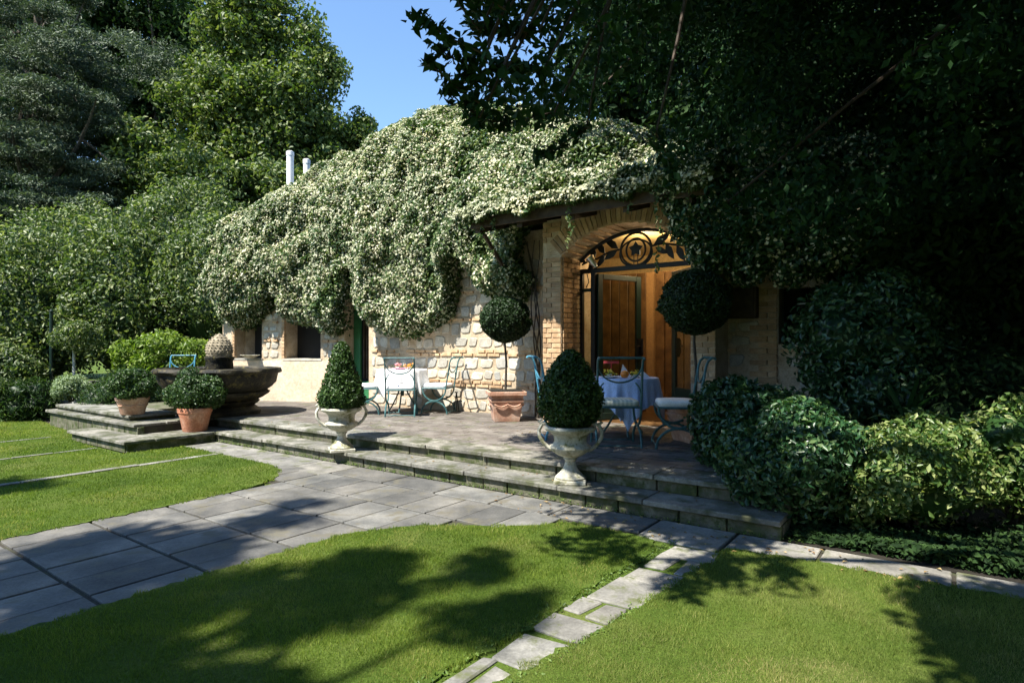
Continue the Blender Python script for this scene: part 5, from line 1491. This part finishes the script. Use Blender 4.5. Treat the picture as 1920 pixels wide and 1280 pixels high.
# ================================================================== GRASS
def turf(name, label, poly):
    pts = []
    n = len(poly)
    for i in range(n):
        (a, b), (c, d) = poly[i], poly[(i + 1) % n]
        L = math.hypot(c - a, d - b); k = max(1, int(L / .04))
        for j in range(k):
            t = j / k; p_, q_ = a + (c - a) * t, b + (d - b) * t
            pts.append(W(p_ + .02 * math.sin(q_ * 19) + .012 * math.sin(q_ * 47) + random.uniform(-.008, .008), q_ + .018 * math.sin(p_ * 23) + .012 * math.sin(p_ * 51) + random.uniform(-.008, .008)))
    mb = MB(); mb.hexa([(v.x, v.y, -.05) for v in pts], [(v.x, v.y, .019) for v in pts])
    props(mb.build(name, M['ground']), label, kind='structure')
turf('lawn', 'turf of the central lawn', LAWN_C); turf('lawn', 'turf of the right lawn', LAWN_R); turf('lawn', 'turf of the left lawn', LAWN_L)
def grass(name, label, poly, m, patches):
    xs = [a for a, b in poly]; ys = [b for a, b in poly]
    Ps = []
    for (y0, y1, dens) in patches:
        # sample in world Y bands
        A = 2.2 * (y1 + .3) * (y1 - y0); n = int(A * dens)
        Y = rng.uniform(y0, y1, n); X = rng.uniform(-.93, .93, n) * (Y + .3)
        p_, q_ = UX * X + UY * Y, VX * X + VY * Y
        jp = p_ + .03 * np.sin(q_ * 19) + .02 * np.sin(q_ * 47); jq = q_ + .025 * np.sin(p_ * 23) + .02 * np.sin(p_ * 51)
        k = in_poly(jp, jq, poly); Ps.append(np.column_stack([X[k], Y[k], np.zeros(k.sum()), np.full(k.sum(), (y0 + y1) / 2)]))
    P = np.concatenate(Ps); n = len(P); Yd = P[:, 3]; P = P[:, :3]
    nz = N1(P[:, 0] * 1.4 + 30, P[:, 1] * 1.4 + 10); nz2 = N2(P[:, 0] * 5 + 30, P[:, 1] * 5 + 10)
    hgt = rng.uniform(.010, .026, n) * (.6 + .8 * nz2); wd = .0028 + .0011 * np.maximum(Yd - 2, 0)
    a = rng.uniform(0, 2 * PI, n); lean = rng.normal(0, .55, (n, 2)) * hgt[:, None]
    s = np.column_stack([np.cos(a), np.sin(a), np.zeros(n)]) * (wd / 2)[:, None]
    P[:, 2] = .008
    tip = P + np.column_stack([lean, hgt + .010])
    V = np.stack([P - s, P + s, tip], 1).reshape(-1, 3); F = np.arange(3 * n).reshape(-1, 3)
    nz3 = N3(P[:, 0] * .55 + 11, P[:, 1] * .55 + 7); tint = np.clip(.02 + .45 * nz + .3 * nz2 + .35 * (nz3 - .5) + rng.normal(0, .2, n), 0, 1)
    k_ = (N2(P[:, 0] * 2.3 + 3, P[:, 1] * 2.3 + 8) > .78) & (rng.random(n) < .35); tint[k_] = rng.uniform(.8, 1, k_.sum())
    o = link(bpy.data.objects.new(name, tri_mesh(name, V, F, tint, m)))
    return props(o, label, 'grass', kind='stuff')
grass('lawn_grass', 'short green lawn between the paved path and the stepping stones', LAWN_C, M['grass'], [(1.9, 2.8, 26000), (2.8, 3.8, 17000), (3.8, 5.6, 11000)])
grass('lawn_grass', 'drier yellowish lawn right of the stepping stones', LAWN_R, M['straw'], [(1.9, 2.8, 26000), (2.8, 3.8, 17000), (3.8, 5.0, 11000)])
grass('lawn_grass', 'sunlit lawn left of the paved path', LAWN_L, M['grass'], [(3.5, 5.5, 7000), (5.5, 8, 4500), (8, 13, 2500)])
# weeds in the joints of the stepping path and by the steps
P = []
for k in range(900):
    q = rng.uniform(1.8, 4.3); p_ = rng.choice([1.245 + (4.24 - q) * .12, 1.635 + (4.24 - q) * .075]) + rng.normal(0, .018); P.append(tuple(W(p_, q, rng.uniform(.01, .03))))
for k in range(900):
    p_ = rng.uniform(.8, 9); P.append(tuple(W(p_, 4.80 + rng.normal(0, .02), rng.uniform(.01, .04))))
P = np.array(P); o = leaves('joint_weeds', P, np.tile([[0, -.2, 1.]], (len(P), 1)), .02, M['boxlight'], None, .5); props(o, 'small weeds in the joints of the paving', 'weeds', kind='stuff')
# fallen leaves on the steps and by the bed
P = []
for k in range(170):
    if k < 90: p_, q = rng.uniform(.0, 3.5), rng.uniform(4.3, 4.75); z = .024
    elif k < 120: p_, q = rng.uniform(1, 8), rng.uniform(4.85, 5.1); z = T1 + .006
    else: p_, q = rng.uniform(1, 8.5), rng.uniform(5.2, 7); z = T2 + .006
    P.append(tuple(W(p_, q, z)))
P = np.array(P)
M['fallen'] = leafmat('dry_fallen_leaves', [(.16, .09, .04), (.3, .19, .08), (.42, .32, .16)], .7, .1)
o = leaves('fallen_leaves', P, np.tile([[0, 0, 1.]], (len(P), 1)), .035, M['fallen'], None, .5, loose=.2); props(o, 'scattered dry fallen leaves on the paving and steps', 'leaves', kind='stuff')
